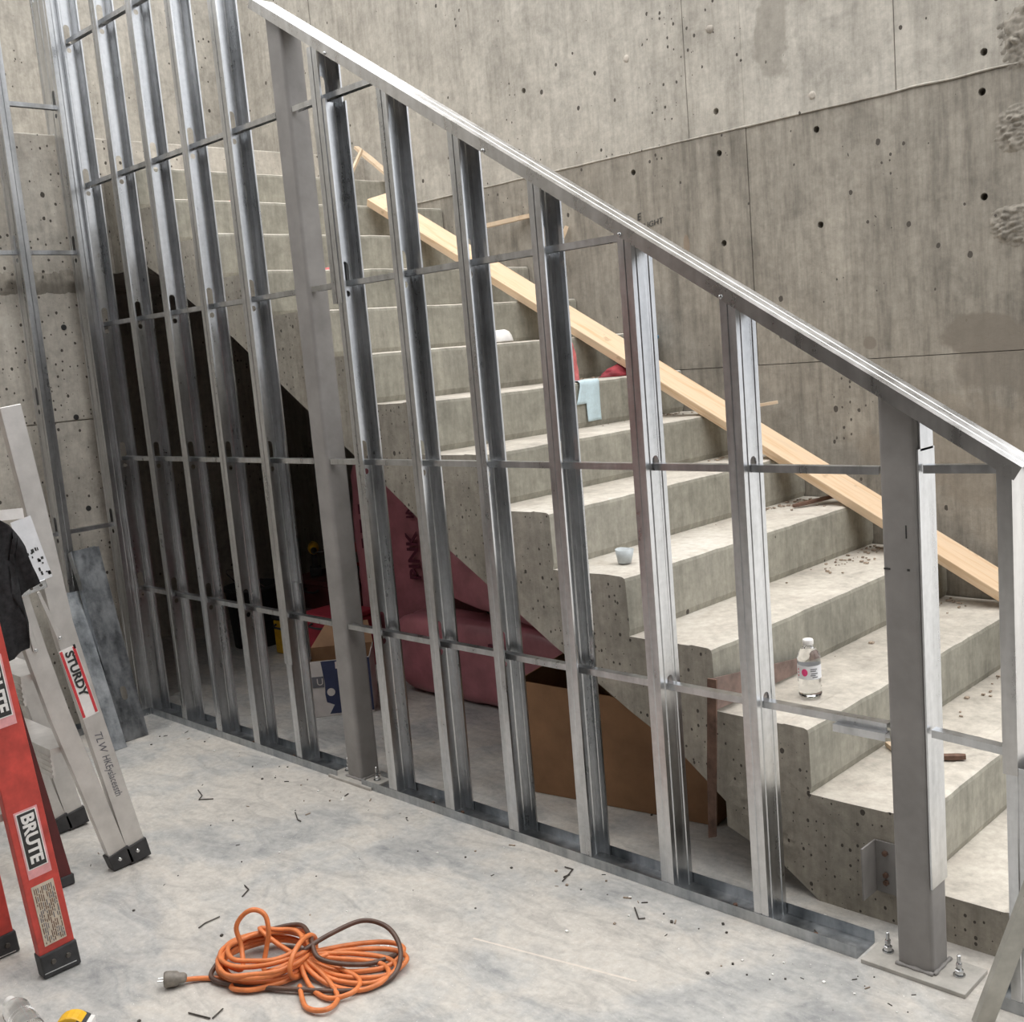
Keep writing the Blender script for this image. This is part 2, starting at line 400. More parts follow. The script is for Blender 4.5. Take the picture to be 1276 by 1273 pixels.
# mortar-filled ties and a lip of slurry along the joint
for (x, z) in ((1.764, 2.768), (2.203, 2.783), (2.654, 2.424)):
    bm = bmesh.new(); add_lathe(bm, [(.018, 0), (.016, .006), (.006, .008)], (x, YW + .001, z), (0, -1, 0), 10); jitter(bm, .005, 60, x)
    finish('tie_plug', bm, M_rough, wall_back, True)
bm = bmesh.new(); pth = [(x * .05 - 2.0, YW - .001, 2.368 + .004 * noise.noise(Vector((x * .37, 3, 0)))) for x in range(0, 118)]
add_tube(bm, pth, lambda t: .0035 + .003 * abs(noise.noise(Vector((t * 60, 1, 1)))), 6); finish('joint_ridge', bm, M_wall_up, wall_back, True)
# broken, honeycombed concrete at the right
def rough_patch(cx, cz, rx, rz, amp, seed):
    bm = bmesh.new(); N = 40; g = {}
    for i in range(N + 1):
        for j in range(N + 1):
            a, b = i / N * 2 - 1, j / N * 2 - 1
            p = Vector((cx + a * rx, YW, cz + b * rz)); d = math.hypot(a, b) + .35 * noise.noise(p * 7 + Vector((seed, 0, 0)))
            k = max(0, min(1, (1 - d) * 2.5))
            h = abs(noise.fractal(Vector((p.x * 26, seed, p.z * 40)), .9, 2.1, 6))
            g[i, j] = bm.verts.new((p.x, YW + .006 - k * (.006 + amp * h), p.z))
    for i in range(N):
        for j in range(N): bm.faces.new((g[i, j], g[i + 1, j], g[i + 1, j + 1], g[i, j + 1]))
    for f in bm.faces: f.smooth = True
    return finish('broken_patch', bm, M_rough, wall_back, True)
M_rough = M_wall_mid
rough_patch(3.47, 2.46, .15, .15, .030, 1); rough_patch(3.45, 2.16, .12, .09, .026, 9); rough_patch(3.46, 1.84, .15, .09, .026, 17); rough_patch(3.66, 2.2, .15, .6, .035, 25)
text_obj('wall_writing', 'E', .045, (1.762, YW - .004, 2.085), (1, 0, .1), (0, 0, 1), M_ink, wall_back, .0004, shear=.2)
text_obj('wall_writing', 'LIGHT', .034, (1.795, YW - .004, 2.043), (1, 0, .12), (0, 0, 1), M_ink, wall_back, .0004, shear=.2, sx=1.15)

# landing slab, left wall, far left wall, dim wall behind the viewer
LX = -.13
bm = bmesh.new(); add_box(bm, (-2.2, -5.0, 2.06), (LX, YW + .04, 2.678)); jitter(bm, 0, 1)
landing = structure(finish('trim_1', bm, M_wall_left, None, False, .006)); landing['label'] = 'concrete landing slab at the head of the stair'
bm = bmesh.new(); add_box(bm, (-.45, -5.0, -.2), (LX - .012, .16, 2.055)); wall_left = structure(finish('wall_left', bm, M_wall_left))
def left_panel(z0, z1, off):
    bm = bmesh.new(); add_box(bm, (LX - .01, -5.0, z0 + .003), (LX + off, .16, z1 - .003)); finish('wall_panel', bm, M_wall_left, wall_left)
left_panel(0, 1.40, .0); left_panel(1.40, 2.0, -.002)
bm = bmesh.new(); N = 160
rows = []
for i in range(N + 1):
    y = -1.6 + 1.76 * i / N; r = []
    for j in range(9):
        z = 2.09 - .12 * j / 8; p = Vector((0, y, z)); k = math.sin(PI * j / 8)
        r.append(bm.verts.new((LX - .004 + k * (.006 + .028 * abs(noise.fractal(p * 14, 1, 2, 4))), y, z)))
    rows.append(r)
for i in range(N):
    for j in range(8): bm.faces.new((rows[i][j], rows[i + 1][j], rows[i + 1][j + 1], rows[i][j + 1]))
finish('cold_joint_ridge', bm, M_rough, wall_left, True)
for (y, z) in ((-.082, 1.825), (-.083, 1.415), (-.085, .99), (-.70, 1.825), (-.70, 1.415)):
    bm = bmesh.new(); add_lathe(bm, [(.013, 0), (.013, .0015), (.009, .002)], (LX, y, z), (1, 0, 0), 12); finish('tie_hole', bm, M_ink, wall_left)
bm = bmesh.new(); add_box(bm, (-2.4, -6.5, -.2), (-1.35, YW + .04, 4.2)); structure(finish('wall_far_left', bm, M_wall_up))
bm = bmesh.new(); add_box(bm, (-1.35, -6.5, -.2), (9.5, -6.2, 5.0)); structure(finish('wall_front', bm, M_dim))
bm = bmesh.new(); add_box(bm, (8.0, -6.5, -.2), (8.3, 2.1, 3.2)); structure(finish('light_block_right', bm, M_dim))  # unseen wall, added to cut the side light from the right
bm = bmesh.new(); add_box(bm, (1.2, -6.5, 3.7), (9.5, -1.7, 3.95)); structure(finish('light_block_ceiling', bm, M_dim))  # unseen slab, added to dim the viewer's side; left end open to sky

# ------------------------------------------------------------------ concrete stair
stair = thing('concrete_staircase', (3.8, 1.0, 0), 'bare concrete staircase climbing left against the poured concrete wall', 'staircase')
KT = 12
def soffit(x):
    P = [(-.13, 2.06), (.18, 2.06), (.30, 2.0), (.82, 1.70), (1.325, 1.365), (1.73, 1.10), (2.05, .88), (2.51, .60), (2.82, .425), (2.97, .35), (3.21, .165), (3.32, .075), (3.43, 0), (4.2, 0)]
    for (a, b), (c_, d) in zip(P, P[1:]):
        if x <= c_: return b + (d - b) * (x - a) / (c_ - a)
    return 0
# waist slab below the steps, cast in one piece
def inner_line(x): return Z0 - RISE * .62 + (X0 - x) * RISE / RUN - RISE * .72
bm = bmesh.new()
xs = [LX + .0, .18, .30, .82, 1.325, 1.73, 2.05, 2.51, 2.82, 2.97, 3.21, 3.32, 3.43]
ins = []
for k in range(KT, -3, -1):
    x, z = nose(k); ins.append((x - .004, z - RISE - .004))
poly_low = [(x, soffit(x)) for x in xs]
top = [(x, max(z, 0.0)) for x, z in ins if z > -.2]
top = [(LX, nose(KT)[1] - .2)] + top[0:]
poly = poly_low + [(top[-1][0], 0.0)] + top[::-1]
# triangulated side faces, so that the saw-tooth line stays exact
pts2 = []
for q in poly:
    if not pts2 or (abs(pts2[-1][0] - q[0]) + abs(pts2[-1][1] - q[1])) > 1e-4: pts2.append(q)
add_prism(bm, [(x, YS + .002, z) for x, z in pts2], (0, YW - YS - .008, 0))
bmesh.ops.triangulate(bm, faces=bm.faces[:], ngon_method='EAR_CLIP')
finish('waist_slab', bm, M_stairside, stair)
for k in range(KT - 1, -3, -1):
    xn, zn = nose(k); xi = xn - RUN; zb_ = max(zn - RISE, 0)
    bm = bmesh.new(); NY = 30
    A = []
    for j in range(NY + 1):
        y = YS + (YW - YS - .006) * j / NY
        e = .004 * noise.noise(Vector((k * 3.1, y * 9, 0))); e2 = .003 * noise.noise(Vector((k * 5.7, y * 14, 4)))
        if j == 0: e -= .010 * abs(noise.noise(Vector((k * 2.3, 8, 1)))) + .004; e2 -= .008 * abs(noise.noise(Vector((k * 4.3, 2, 1))))
        prof = [(xn - .012, zb_ - .016), (xn + e * .5, zb_ + .02), (xn + e, zn - .014 + e2), (xn - .003 + e, zn - .004 + e2), (xn - .013 + e, zn + e2 * .5),
                (xn - .075, zn + .0015), (xn - .085, zn - .001), (xn - .2, zn - .002), (xi - .008, zn - .001), (xi - .008, zn - .014)]
        if k == -2: prof[0] = (xn - .012, 0.0); prof[1] = (xn, 0.01); prof[-1] = (xi - .008, 0.0)
        A.append([bm.verts.new((x, y, z)) for x, z in prof])
    n = len(A[0])
    for j in range(NY):
        for i in range(n - 1): bm.faces.new((A[j][i], A[j + 1][i], A[j + 1][i + 1], A[j][i + 1]))
        bm.faces.new((A[j][n - 1], A[j + 1][n - 1], A[j + 1][0], A[j][0]))
    f1 = bm.faces.new(A[0]); f2 = bm.faces.new(A[-1][::-1])
    bmesh.ops.triangulate(bm, faces=[f1, f2], ngon_method='EAR_CLIP')
    bm.faces.ensure_lookup_table()
    for f in bm.faces:
        f.normal_update()
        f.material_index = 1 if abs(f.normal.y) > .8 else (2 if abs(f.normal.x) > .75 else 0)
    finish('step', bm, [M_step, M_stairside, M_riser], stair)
# honeycombed chunk of the side face under the first treads
bm = bmesh.new(); N = 26; g = {}
for i in range(N + 1):
    for j in range(N + 1):
        x = 3.14 + .27 * i / N; z = .12 + .2 * j / N - .62 * (x - 3.2) * .6
        p = Vector((x, 0, z)); k = max(0, min(1, 2.2 * (1 - math.hypot(i / N * 2 - 1, j / N * 2 - 1)) + .4 * noise.noise(p * 20)))
        g[i, j] = bm.verts.new((x, YS + .004 - k * (.006 + .016 * abs(noise.fractal(p * 38, 1, 2, 4))), z))
for i in range(N):
    for j in range(N): bm.faces.new((g[i, j], g[i + 1, j], g[i + 1, j + 1], g[i, j + 1]))
o = finish('honeycomb_patch', bm, M_stairside, stair, True)
# bolted angle bracket on the stair side
br = thing('angle_bracket', (3.61, YS, .1), 'rusty grey steel angle bracket bolted to the stair side beside the front column', 'bracket')
bm = bmesh.new(); add_box(bm, (3.603, YS - .006, .085), (3.665, YS - .001, .225)); finish('wall_leg', bm, M_prime, br, False, .001)
bm = bmesh.new(); add_box(bm, (3.598, YS - .075, .085), (3.603, YS - .001, .225)); finish('outstanding_leg', bm, M_prime, br, False, .001)
for z in (.115, .135, .195):
    bm = bmesh.new(); add_lathe(bm, [(.008, 0), (.008, .006), (.004, .008)], (3.63, YS - .006, z), (0, -1, 0), 6); finish('bolt', bm, M_rust, br)

# ------------------------------------------------------------------ steel framing
D = .087
FL = .043
def stud_mesh(name, h, holes=(), d=D, fl=FL, snug=False):
    """C stud: web at x=0 in the YZ plane, flanges towards +x, lips returned; sheet steel"""
    bm = bmesh.new(); c0, c1 = .026 * d / .08, d - .026 * d / .08
    z0, z1 = 0, h
    def strip(prof): add_sheet(bm, prof, (0, 0, z0), (0, 0, z1), (1, 0, 0), (0, 1, 0))
    strip([(0, c0), (0, .020 * d / .08), (.0032, .017 * d / .08), (0, .014 * d / .08), (0, 0), (fl * .45, 0), (fl * .5, .0015), (fl * .55, 0), (fl, 0), (fl, .006)])
    strip([(0, c1), (0, d - .020 * d / .08), (.0032, d - .017 * d / .08), (0, d - .014 * d / .08), (0, d), (fl * .45, d), (fl * .5, d - .0015), (fl * .55, d), (fl, d), (fl, d - .006)])
    outer = [(0, c0, z0), (0, c1, z0), (0, c1, z1), (0, c0, z1)]
    loops = []; yc = d / 2; r = min(.0135, (c1 - c0) / 2 - .001)
    for z in holes:
        if z + .08 > h or z - .07 < 0: continue
        loops.append([(0, yc + r * math.cos(a), z + (.008 if snug else .052) + r * math.sin(a)) for a in [PI * i / 6 for i in range(7)]] + [(0, yc - r, z - .012), (0, yc + r, z - .012)])
        if not snug: loops.append([(0, yc + .0105 * math.cos(a), z - .042 + .0105 * math.sin(a)) for a in [2 * PI * i / 10 for i in range(10)]])
    if loops: fill_holes(bm, outer, loops)
    else: bm.faces.new([bm.verts.new(p) for p in outer])
    bmesh.ops.remove_doubles(bm, verts=bm.verts[:], dist=1e-5)
    bm.normal_update()
    me = bpy.data.meshes.new(name); bm.to_mesh(me); bm.free(); me.materials.append(M_galv)
    return me
def stud(h, loc, holes, label, group=None, rot=0, d=D, fl=FL, mat=None, name='steel_stud', snug=False):
    me = stud_mesh(name, h, [z - loc[2] for z in holes], d, fl, snug)
    if mat: me.materials[0] = mat
    o = bpy.data.objects.new(name, me); COL.objects.link(o); o.location = loc; o.rotation_euler = (0, 0, rot)
    s = o.modifiers.new('thickness', 'SOLIDIFY'); s.thickness = .0012; s.offset = 0
    return tag(o, label, 'stud', group)
ROWS = [.61, 1.22, 1.83, 2.44, 3.05]
def zb(x): return 2.722 - .625 * (x - 1.612)        # underside of the sloping top track
TALL = 4.2
stud(TALL, (.030, 0, .002), ROWS, 'tall galvanized stud in the corner where both stud walls meet', None)
stud(TALL, (.3487, 0, .002), ROWS, 'first tall galvanized stud right of the corner stud', None)
stud(TALL, (.647, 0, .002), ROWS, 'second tall galvanized stud right of the corner stud', None)
stud(TALL, (.943, 0, .002), ROWS, 'third tall galvanized stud right of the corner stud', None)
stud(.72, (1.247, .002, .002), (), 'short lower stud stub spliced below the tall stud left of the rear grey column', None, fl=.036, d=D - .004)
stud(TALL - .415, (1.243, -.0015, .415), ROWS, 'tall galvanized stud left of the rear grey column, spliced at its foot', None, fl=.052, d=D + .003)
stud(2.415, (6 * S, 0, .002), ROWS, 'stud right of the rear grey column with a splice at its head', None)
stud(zb(1.86) + .022 - 1.757, (1.803, -.0025, 1.757), ROWS, 'short upper stud lapped onto the stud right of the rear column', None, fl=.05, d=D + .005)
nm = ['second', 'third', 'fourth', 'fifth', 'sixth']
for i, k in enumerate(range(7, 12)):
    x = k * S; fp = k >= 10; stud(zb(x + FL) + .026, (x + FL, D, .002) if fp else (x, 0, .002), ROWS, '%s galvanized stud right of the rear grey column under the sloping track' % nm[i], None, rot=PI if fp else 0, snug=fp)
# end post: folded track that closes the wall at the right
bm = bmesh.new(); xe = 4.042
add_sheet(bm, [(-.031, 0), (0, 0), (0, D + .007), (-.031, D + .007)], (xe, -.0035, .56), (xe, -.0035, zb(xe) + .030), (1, 0, 0), (0, 1, 0))
o = finish('end_post', bm, M_rail, None, solid=.0014); tag(o, 'galvanized end post closing the low right end of the sloping track', 'post')
stud(.575, (4.064, D + .001, .002), (), 'short lower stud inside the foot of the right end post', None, rot=PI, fl=.047, d=D + .002)
# sloping top track
bm = bmesh.new(); d_ = Vector((1, 0, -.625)).normalized(); upv = Vector((.625, 0, 1)).normalized()
xa, xb = 1.494, 4.046
hh = .032
pa = Vector((xa, -.003, zb(xa))); pb = Vector((xb, -.003, zb(xb)))
wr = D + .006
prof = [(0, 0), (0, hh), (wr * .28, hh), (wr * .31, hh - .0008), (wr * .34, hh), (wr * .66, hh), (wr * .69, hh - .0008), (wr * .72, hh), (wr, hh), (wr, 0)]
add_sheet(bm, prof, pa, pb, (0, 1, 0), upv)
rail = finish('top_track', bm, M_rail, None, solid=.0014); tag(rail, 'sloping galvanized top track capping the stud wall like a handrail', 'track')
for x in (2.585, 1.9, 3.36, 3.06):
    bm = bmesh.new(); add_lathe(bm, [(.006, 0), (.005, .003), (.002, .004)], (x, -.0042, zb(x) + .008), (0, -1, 0), 8); finish('screw', bm, M_zinc, rail)
# bottom track pieces
def floor_track(x0, x1, label, y0=-.002, wd=None):
    wd = wd or D + .006; bm = bmesh.new()
    add_sheet(bm, [(0, .032), (0, .001), (wd, .001), (wd, .032)], (x0, y0, 0), (x1, y0, 0), (0, 1, 0), (0, 0, 1))
    o = finish('floor_track', bm, M_galv2, None, solid=.0014); tag(o, label, 'track'); return o
t1 = floor_track(.022, 1.515, 'galvanized floor track from the corner to the rear column')
t2 = floor_track(1.665, 3.645, 'galvanized floor track between the two grey columns')
t3 = floor_track(3.955, 4.7, 'galvanized floor track under the right end post')
bm = bmesh.new()
add_sheet(bm, [(0, .032), (0, .001), (-.084, .001), (-.084, .032)], (.052, -2.2, 0), (.052, -.006, 0), (1, 0, 0), (0, 0, 1))
o = finish('floor_track', bm, M_galv2, None, solid=.0014); tag(o, 'galvanized floor track of the left stud wall running to the corner', 'track')
for o, xs_ in ((t2, (1.95, 2.1, 2.35, 2.62, 2.95, 3.2, 3.45)), (t1, (.2, .5, .8, 1.1, 1.35))):
    for x in xs_:
        bm = bmesh.new(); add_lathe(bm, [(.007, 0), (.006, .005), (.002, .006)], (x + .06, .04 + .01 * math.sin(x * 40), .0015), (0, 0, 1), 8); finish('floor_fastener', bm, M_rust, o)
# bridging channels
def channel(p0, p1, label, nameb='bridging_channel'):
    p0, p1 = Vector(p0), Vector(p1); d = (p1 - p0).normalized(); sd = Vector((0, 0, 1)).cross(d)
    bm = bmesh.new(); add_sheet(bm, [(-.012, -.018), (-.012, 0), (.012, 0), (.012, -.018)], p0, p1, sd, (0, 0, 1))
    o = finish(nameb, bm, M_galv, None, solid=.0014); return tag(o, label, 'channel')
yc = D / 2; lvl = ['lowest', 'second lowest', 'middle', 'fourth', 'topmost']
for i, z in enumerate(ROWS):
    channel((.034, yc, z), (1.54 if i < 4 else 1.35, yc, z), '%s bridging channel through the tall studs left of the rear column' % lvl[i])
def rail_x(z): return 1.612 + (2.722 - z) / .625
channel((1.642, yc, .61), (3.73, yc, .61), 'lowest bridging channel between the two grey columns')
channel((1.642, yc, 1.22), (3.734, yc, 1.22), 'waist high bridging channel between the two grey columns')
channel((1.642, yc, 1.83), (rail_x(1.83) + .02, yc, 1.83), 'bridging channel right of the rear column ending under the middle of the sloping track')
channel((1.642, yc, 2.44), (rail_x(2.44) + .02, yc, 2.44), 'short high bridging channel at the upper end of the sloping track')
channel((3.60, yc - .020, .592), (3.735, yc - .020, .592), 'short lapped channel piece beside the front column at knee height')
channel((3.838, yc, .615), (4.008, yc, .605), 'short channel at knee height between front column and right end post')
channel((3.838, yc, 1.225), (4.008, yc, 1.228), 'short channel at waist height between front column and right end post')
# left wall framing
stud(TALL, (.052, -.045, .002), (.925, 2.15, 2.77), 'tall stud of the left wall standing at the corner', None, rot=PI / 2)
stud(TALL, (.052, -.305, .002), (.925, 1.5, 2.15, 2.77), 'tall stud of the left wall beside the leaning aluminium ladder', None, rot=PI / 2)
stud(1.5, (-.10, -.005, 2.68), (3.3,), 'bright stud standing on the landing edge above the left wall', None, rot=PI / 2)
for i, z in enumerate((.925, 2.15, 2.77)):
    channel((.012, -1.5, z), (.012, -.02, z), '%s channel through the left wall studs' % ('lowest', 'middle', 'highest')[i])

# ------------------------------------------------------------------ primed steel columns
def column(x0, y0, label, s=.089, slope_top=True, strip=False):
    t = thing('steel_column', (x0 + s / 2, y0 + s / 2, 0), label, 'column')
    bm = bmesh.new(); r = .013; pts = []
    for (cx, cy, a0) in ((x0 + s - r, y0 + r, -PI / 2), (x0 + s - r, y0 + s - r, 0), (x0 + r, y0 + s - r, PI / 2), (x0 + r, y0 + r, PI)):
        for k in range(5): pts.append((cx + r * math.cos(a0 + k * PI / 8), cy + r * math.sin(a0 + k * PI / 8)))
    A = [bm.verts.new((x, y, .012)) for x, y in pts]; B = [bm.verts.new((x, y, zb(x) + .004)) for x, y in pts]
    for i in range(len(pts)): bm.faces.new((A[i], A[(i + 1) % len(pts)], B[(i + 1) % len(pts)], B[i]))
    bm.faces.new(A[::-1]); bm.faces.new(B)
    finish('column_tube', bm, M_prime, t)
    bm = bmesh.new(); add_box(bm, (x0 - .078, y0 - .034, 0), (x0 + .179, y0 + .096, .011)); finish('base_plate', bm, M_plate, t, False, .0015)
    bm = bmesh.new(); 
    for (a, b) in (((x0 - .002, y0 - .003), (x0 + s + .002, y0 - .003)), ((x0 + s + .003, y0), (x0 + s + .003, y0 + s))):
        add_tube(bm, [(a[0] + (b[0] - a[0]) * i / 12, a[1] + (b[1] - a[1]) * i / 12, .013) for i in range(13)], lambda q: .005 + .0012 * math.sin(q * 90), 6)
    finish('weld_bead', bm, M_prime, t, True)
    for bx in (x0 - .04, x0 + s + .048):
        q = bmesh.new(); add_lathe(q, [(.0045, 0), (.0045, .05), (.002, .052)], (bx, y0 + .035, .011), (0, 0, 1), 10)
        ab = finish('anchor_bolt', q, M_zinc, t)
        q = bmesh.new(); add_lathe(q, [(.014, 0), (.014, .003)], (bx, y0 + .035, .011), (0, 0, 1), 16); finish('washer', q, M_zinc, ab)
        q = bmesh.new(); add_lathe(q, [(.0095, 0), (.0105, .002), (.0105, .010), (.0085, .012)], (bx, y0 + .035, .015), (0, 0, 1), 6); finish('nut', q, M_zinc, ab)
        q = bmesh.new(); add_lathe(q, [(.0075, 0), (.0075, .008), (.006, .01)], (bx, y0 + .035, .033), (0, 0, 1), 6); finish('lock_nut', q, M_zinc, ab)
    return t
c1 = column(1.546, .022, 'grey primed square steel column at the upper end of the sloping track')
c2 = column(3.738, .022, 'grey primed square steel column at the low end, bolted near the viewer')
bm = bmesh.new(); add_box(bm, (3.8275, .024, .225), (3.8315, .106, zb(3.83) - .075)); o = finish('side_strip', bm, M_galv, c2); o['label'] = 'galvanized strip'
bm = bmesh.new(); add_box(bm, (3.8275, .036, zb(3.83) - .08), (3.8315, .10, zb(3.83) - .01)); o = finish('side_clip', bm, M_galv, c2); o['label'] = 'galvanized clip'
bm = bmesh.new(); add_box(bm, (1.532, .05, 1.474), (1.546, .056, 1.52)); finish('tab', bm, M_rust, c1)
exec_marks = ((3.742, .985, .016, .004), (3.798, .985, .006, .005), (3.797, 1.06, .003, .03))
for x, z, a, b in exec_marks:
    bm = bmesh.new(); add_box(bm, (x, .0212, z), (x + a, .0222, z + b)); finish('ink_mark', bm, M_ink, c2)

# ------------------------------------------------------------------ long pine board on the stair
slope = RISE / RUN
def nplane(x): return Z0 + (X0 - x) * slope
ax = Vector((3.55 - .50, 1.622 - 1.235, nplane(3.55) - nplane(.50))); L = ax.length; ax.normalize()
org = Vector((.50, 1.235, nplane(.50) + .003))
sd = Vector((0, 1, 0)) - ax * ax.y; sd.normalize(); upb = ax.cross(sd)
if upb.z < 0: upb = -upb
tl = math.radians(14); sd, upb = sd * math.cos(tl) + upb * math.sin(tl), upb * math.cos(tl) - sd * math.sin(tl)
bm = bmesh.new()
mt = Matrix(((ax.x, sd.x, upb.x, org.x), (ax.y, sd.y, upb.y, org.y), (ax.z, sd.z, upb.z, org.z), (0, 0, 0, 1)))
add_box(bm, (0, 0, 0), (L, .124, .038))
o = finish('pine_board', bm, M_pine, None, False, .003); o.matrix_world = mt
tag(o, 'long pale pine board lying down the stair nosings near the back wall', 'board')
def stick(p0, p1, wd, th, label, cat='wood scrap', mat=None, name='wood_scrap'):
    p0, p1 = Vector(p0), Vector(p1); a = (p1 - p0); Ln = a.length; a.normalize(); s_ = a.cross(Vector((0, 0, 1)));
    s_ = s_.normalized() if s_.length > 1e-4 else Vector((0, 1, 0)); u_ = s_.cross(a)
    bm = bmesh.new()
    for i in range(6):
        pass
    n = 6; rr = []
    for i in range(n + 1):
        t = i / n; k = 1 - .35 * abs(noise.noise(Vector((t * 3, Ln * 9, 1)))) - (.4 if i in (0, n) else 0); c = p0 + a * Ln * t + u_ * th * .5
        rr.append([bm.verts.new(c + s_ * wd * .5 * sx * k + u_ * th * .5 * sz) for sx, sz in ((-1, -1), (1, -1), (1, 1), (-1, 1))])
    for i in range(n):
        for k in range(4): bm.faces.new((rr[i][k], rr[i][(k + 1) % 4], rr[i + 1][(k + 1) % 4], rr[i + 1][k]))
    bm.faces.new(rr[0][::-1]); bm.faces.new(rr[-1])
    o = finish(name, bm, mat or M_scrapwood); return tag(o, label, cat)
#BODY2
# ------------------------------------------------------------------ small things on the stair
stick((-.02, 1.62, 2.70), (.32, 1.60, 2.46), .05, .014, 'pale splintered lath leaning high on the upper stair against the wall')
stick((.19, 1.40, 2.505), (.16, 1.52, 2.65), .018, .014, 'short thin pale stick standing on an upper tread below the lath')
stick((.90, 1.62, 2.150), (1.12, 1.735, 2.175), .035, .02, 'bent brown wood scrap by the wall above the upper end of the pine board')
stick((1.30, 1.66, 1.90), (1.36, 1.74, 2.10), .03, .016, 'small pale wood scrap standing against the wall behind the pine board')
for i, (p0, p1, lab) in enumerate((((3.43, .62, .309), (3.62, .50, .309), 'splintered orange wood strip lying on the tread left of the front column'),
        ((2.30, 1.60, 1.222), (2.45, 1.72, 1.24), 'broken wood scrap tucked in the corner of a middle tread under the pine board'),
        ((2.66, 1.45, .856), (2.76, 1.66, .875), 'dark wood scrap below the pine board near the wall'),
        ((3.60, .60, .309), (3.66, .63, .312), 'tiny dark scrap on the tread beside the front column'))):
    stick(p0, p1, .022, .012, lab, mat=(M_scrapwood, M_scrapwood, M_rust, M_rust)[i])
# white dust mask
def dome(name, c, r, h, mat, label, cat):
    bm = bmesh.new(); add_lathe(bm, [(r, 0), (r * 1.0, .004), (r * .9, h * .5), (r * .7, h * .8), (r * .4, h * .96), (.001, h)], c, (0, 0, 1), 20); jitter(bm, .003, 30)
    o = finish(name, bm, mat, None, True); return tag(o, label, cat)
dome('dust_mask', (1.585, 1.00, 1.5885), .055, .05, M_white, 'white domed dust mask lying on a stair tread', 'mask')
# pale blue paper towel draped over a nosing (k = 5)
xn, zn = nose(5)
bm = bmesh.new(); NU, NV = 14, 18; g = {}
for i in range(NU + 1):
    for j in range(NV + 1):
        u, v = i / NU, j / NV
        y = 1.045 + .125 * u
        if v < .25: x = xn - .05 + .055 * v / .25; z = zn + .006
        else:
            z = zn + .004 - .165 * (v - .25) / .75; x = xn + .008 + .006 * math.sin(u * 6) * (v - .25)
        x += .003 * math.sin(u * 9 + v * 3)
        g[i, j] = bm.verts.new((x, y, z))
for i in range(NU):
    for j in range(NV):
        u, v = (i + .5) / NU, (j + .5) / NV
        if u < .26 and v > .68: continue
        bm.faces.new((g[i, j], g[i + 1, j], g[i + 1, j + 1], g[i, j + 1]))
for i in (0, 1, 2):
    for j in range(NV + 1):
        if j / NV > .35 and j / NV < .72: g[i, j].co.y -= .028 * (1 - i / 3) * (j / NV - .35) / .33
bmesh.ops.delete(bm, geom=[v for v in bm.verts if not v.link_faces], context='VERTS')
o = finish('paper_towel', bm, M_bluecloth, None, True, solid=.0015); tag(o, 'pale blue paper towel hanging over a stair nosing below the pine board', 'towel')
# red rag, crumpled upright, and dark red cloth
def rag(name, c, rx, ry, h, mat, label, seed, flat=False):
    bm = bmesh.new(); n = 22; rings = []
    for i in range(12):
        t = i / 11; rr = (1 - .55 * t) if not flat else math.cos(t * PI / 2 * .98)
        ring = []
        for k in range(n):
            a = 2 * PI * k / n; q = Vector((math.cos(a) * 1.4, math.sin(a) * 1.4, t * 2.2 + seed))
            m_ = 1 + .45 * noise.noise(q * 1.3) + .15 * math.sin(a * 5 + seed + t * 3)
            ring.append(bm.verts.new((c[0] + rx * rr * m_ * math.cos(a), c[1] + ry * rr * m_ * math.sin(a), c[2] + .002 + h * t * (1 + .15 * noise.noise(q)))))
        rings.append(ring)
    for i in range(11):
        for k in range(n): bm.faces.new((rings[i][k], rings[i][(k + 1) % n], rings[i + 1][(k + 1) % n], rings[i + 1][k]))
    bm.faces.new(rings[0][::-1]); bm.faces.new(rings[-1])
    return tag(finish(name, bm, mat, None, True), label, 'rag')
rag('red_rag', (1.90, 1.075, 1.401), .028, .034, .15, M_ragred, 'crumpled red rag standing on a tread left of the blue towel', 2.0)
rag('red_cloth', (1.86, 1.42, 1.401), .05, .085, .05, plain('dark_red_cloth', (.24, .03, .04), .85, .25, 25), 'dark red cloth heaped in the shade under the pine board', 5.0, True)
rag('red_scrap', (.42, .55, 2.313), .03, .05, .016, M_ragred, 'small red scrap on an upper tread left of the rear column', 7.0, True)
rag('red_scrap', (1.02, .62, 1.948), .03, .07, .016, M_ragred, 'small red scrap on a tread just left of the rear column', 9.0, True)
rag('red_scrap', (1.42, 1.52, 1.765), .02, .02, .035, M_ragred, 'tiny bright red scrap behind the upper pine board', 11.0, True)
# blue pail behind the board
pl = thing('blue_pail', (1.80, 1.645, 1.4025), 'blue plastic pail standing by the wall behind the pine board', 'pail')
PX, PY, PZ = 1.80, 1.645, 1.4025
bm = bmesh.new(); add_lathe(bm, [(.074, 0), (.080, .008), (.090, .142), (.095, .144), (.095, .158), (.088, .158), (.084, .12), (.072, .010)], (PX, PY, PZ), (0, 0, 1), 24); finish('pail_body', bm, M_bluepail, pl, True)
bm = bmesh.new(); add_lathe(bm, [(.0825, .03), (.0890, .11)], (PX, PY, PZ), (0, 0, 1), 24); bmesh.ops.delete(bm, geom=[f for f in bm.faces if abs(f.normal.z) > .9 or len(f.verts) > 4], context='FACES'); finish('label_band', bm, M_white, pl, True, solid=.001)
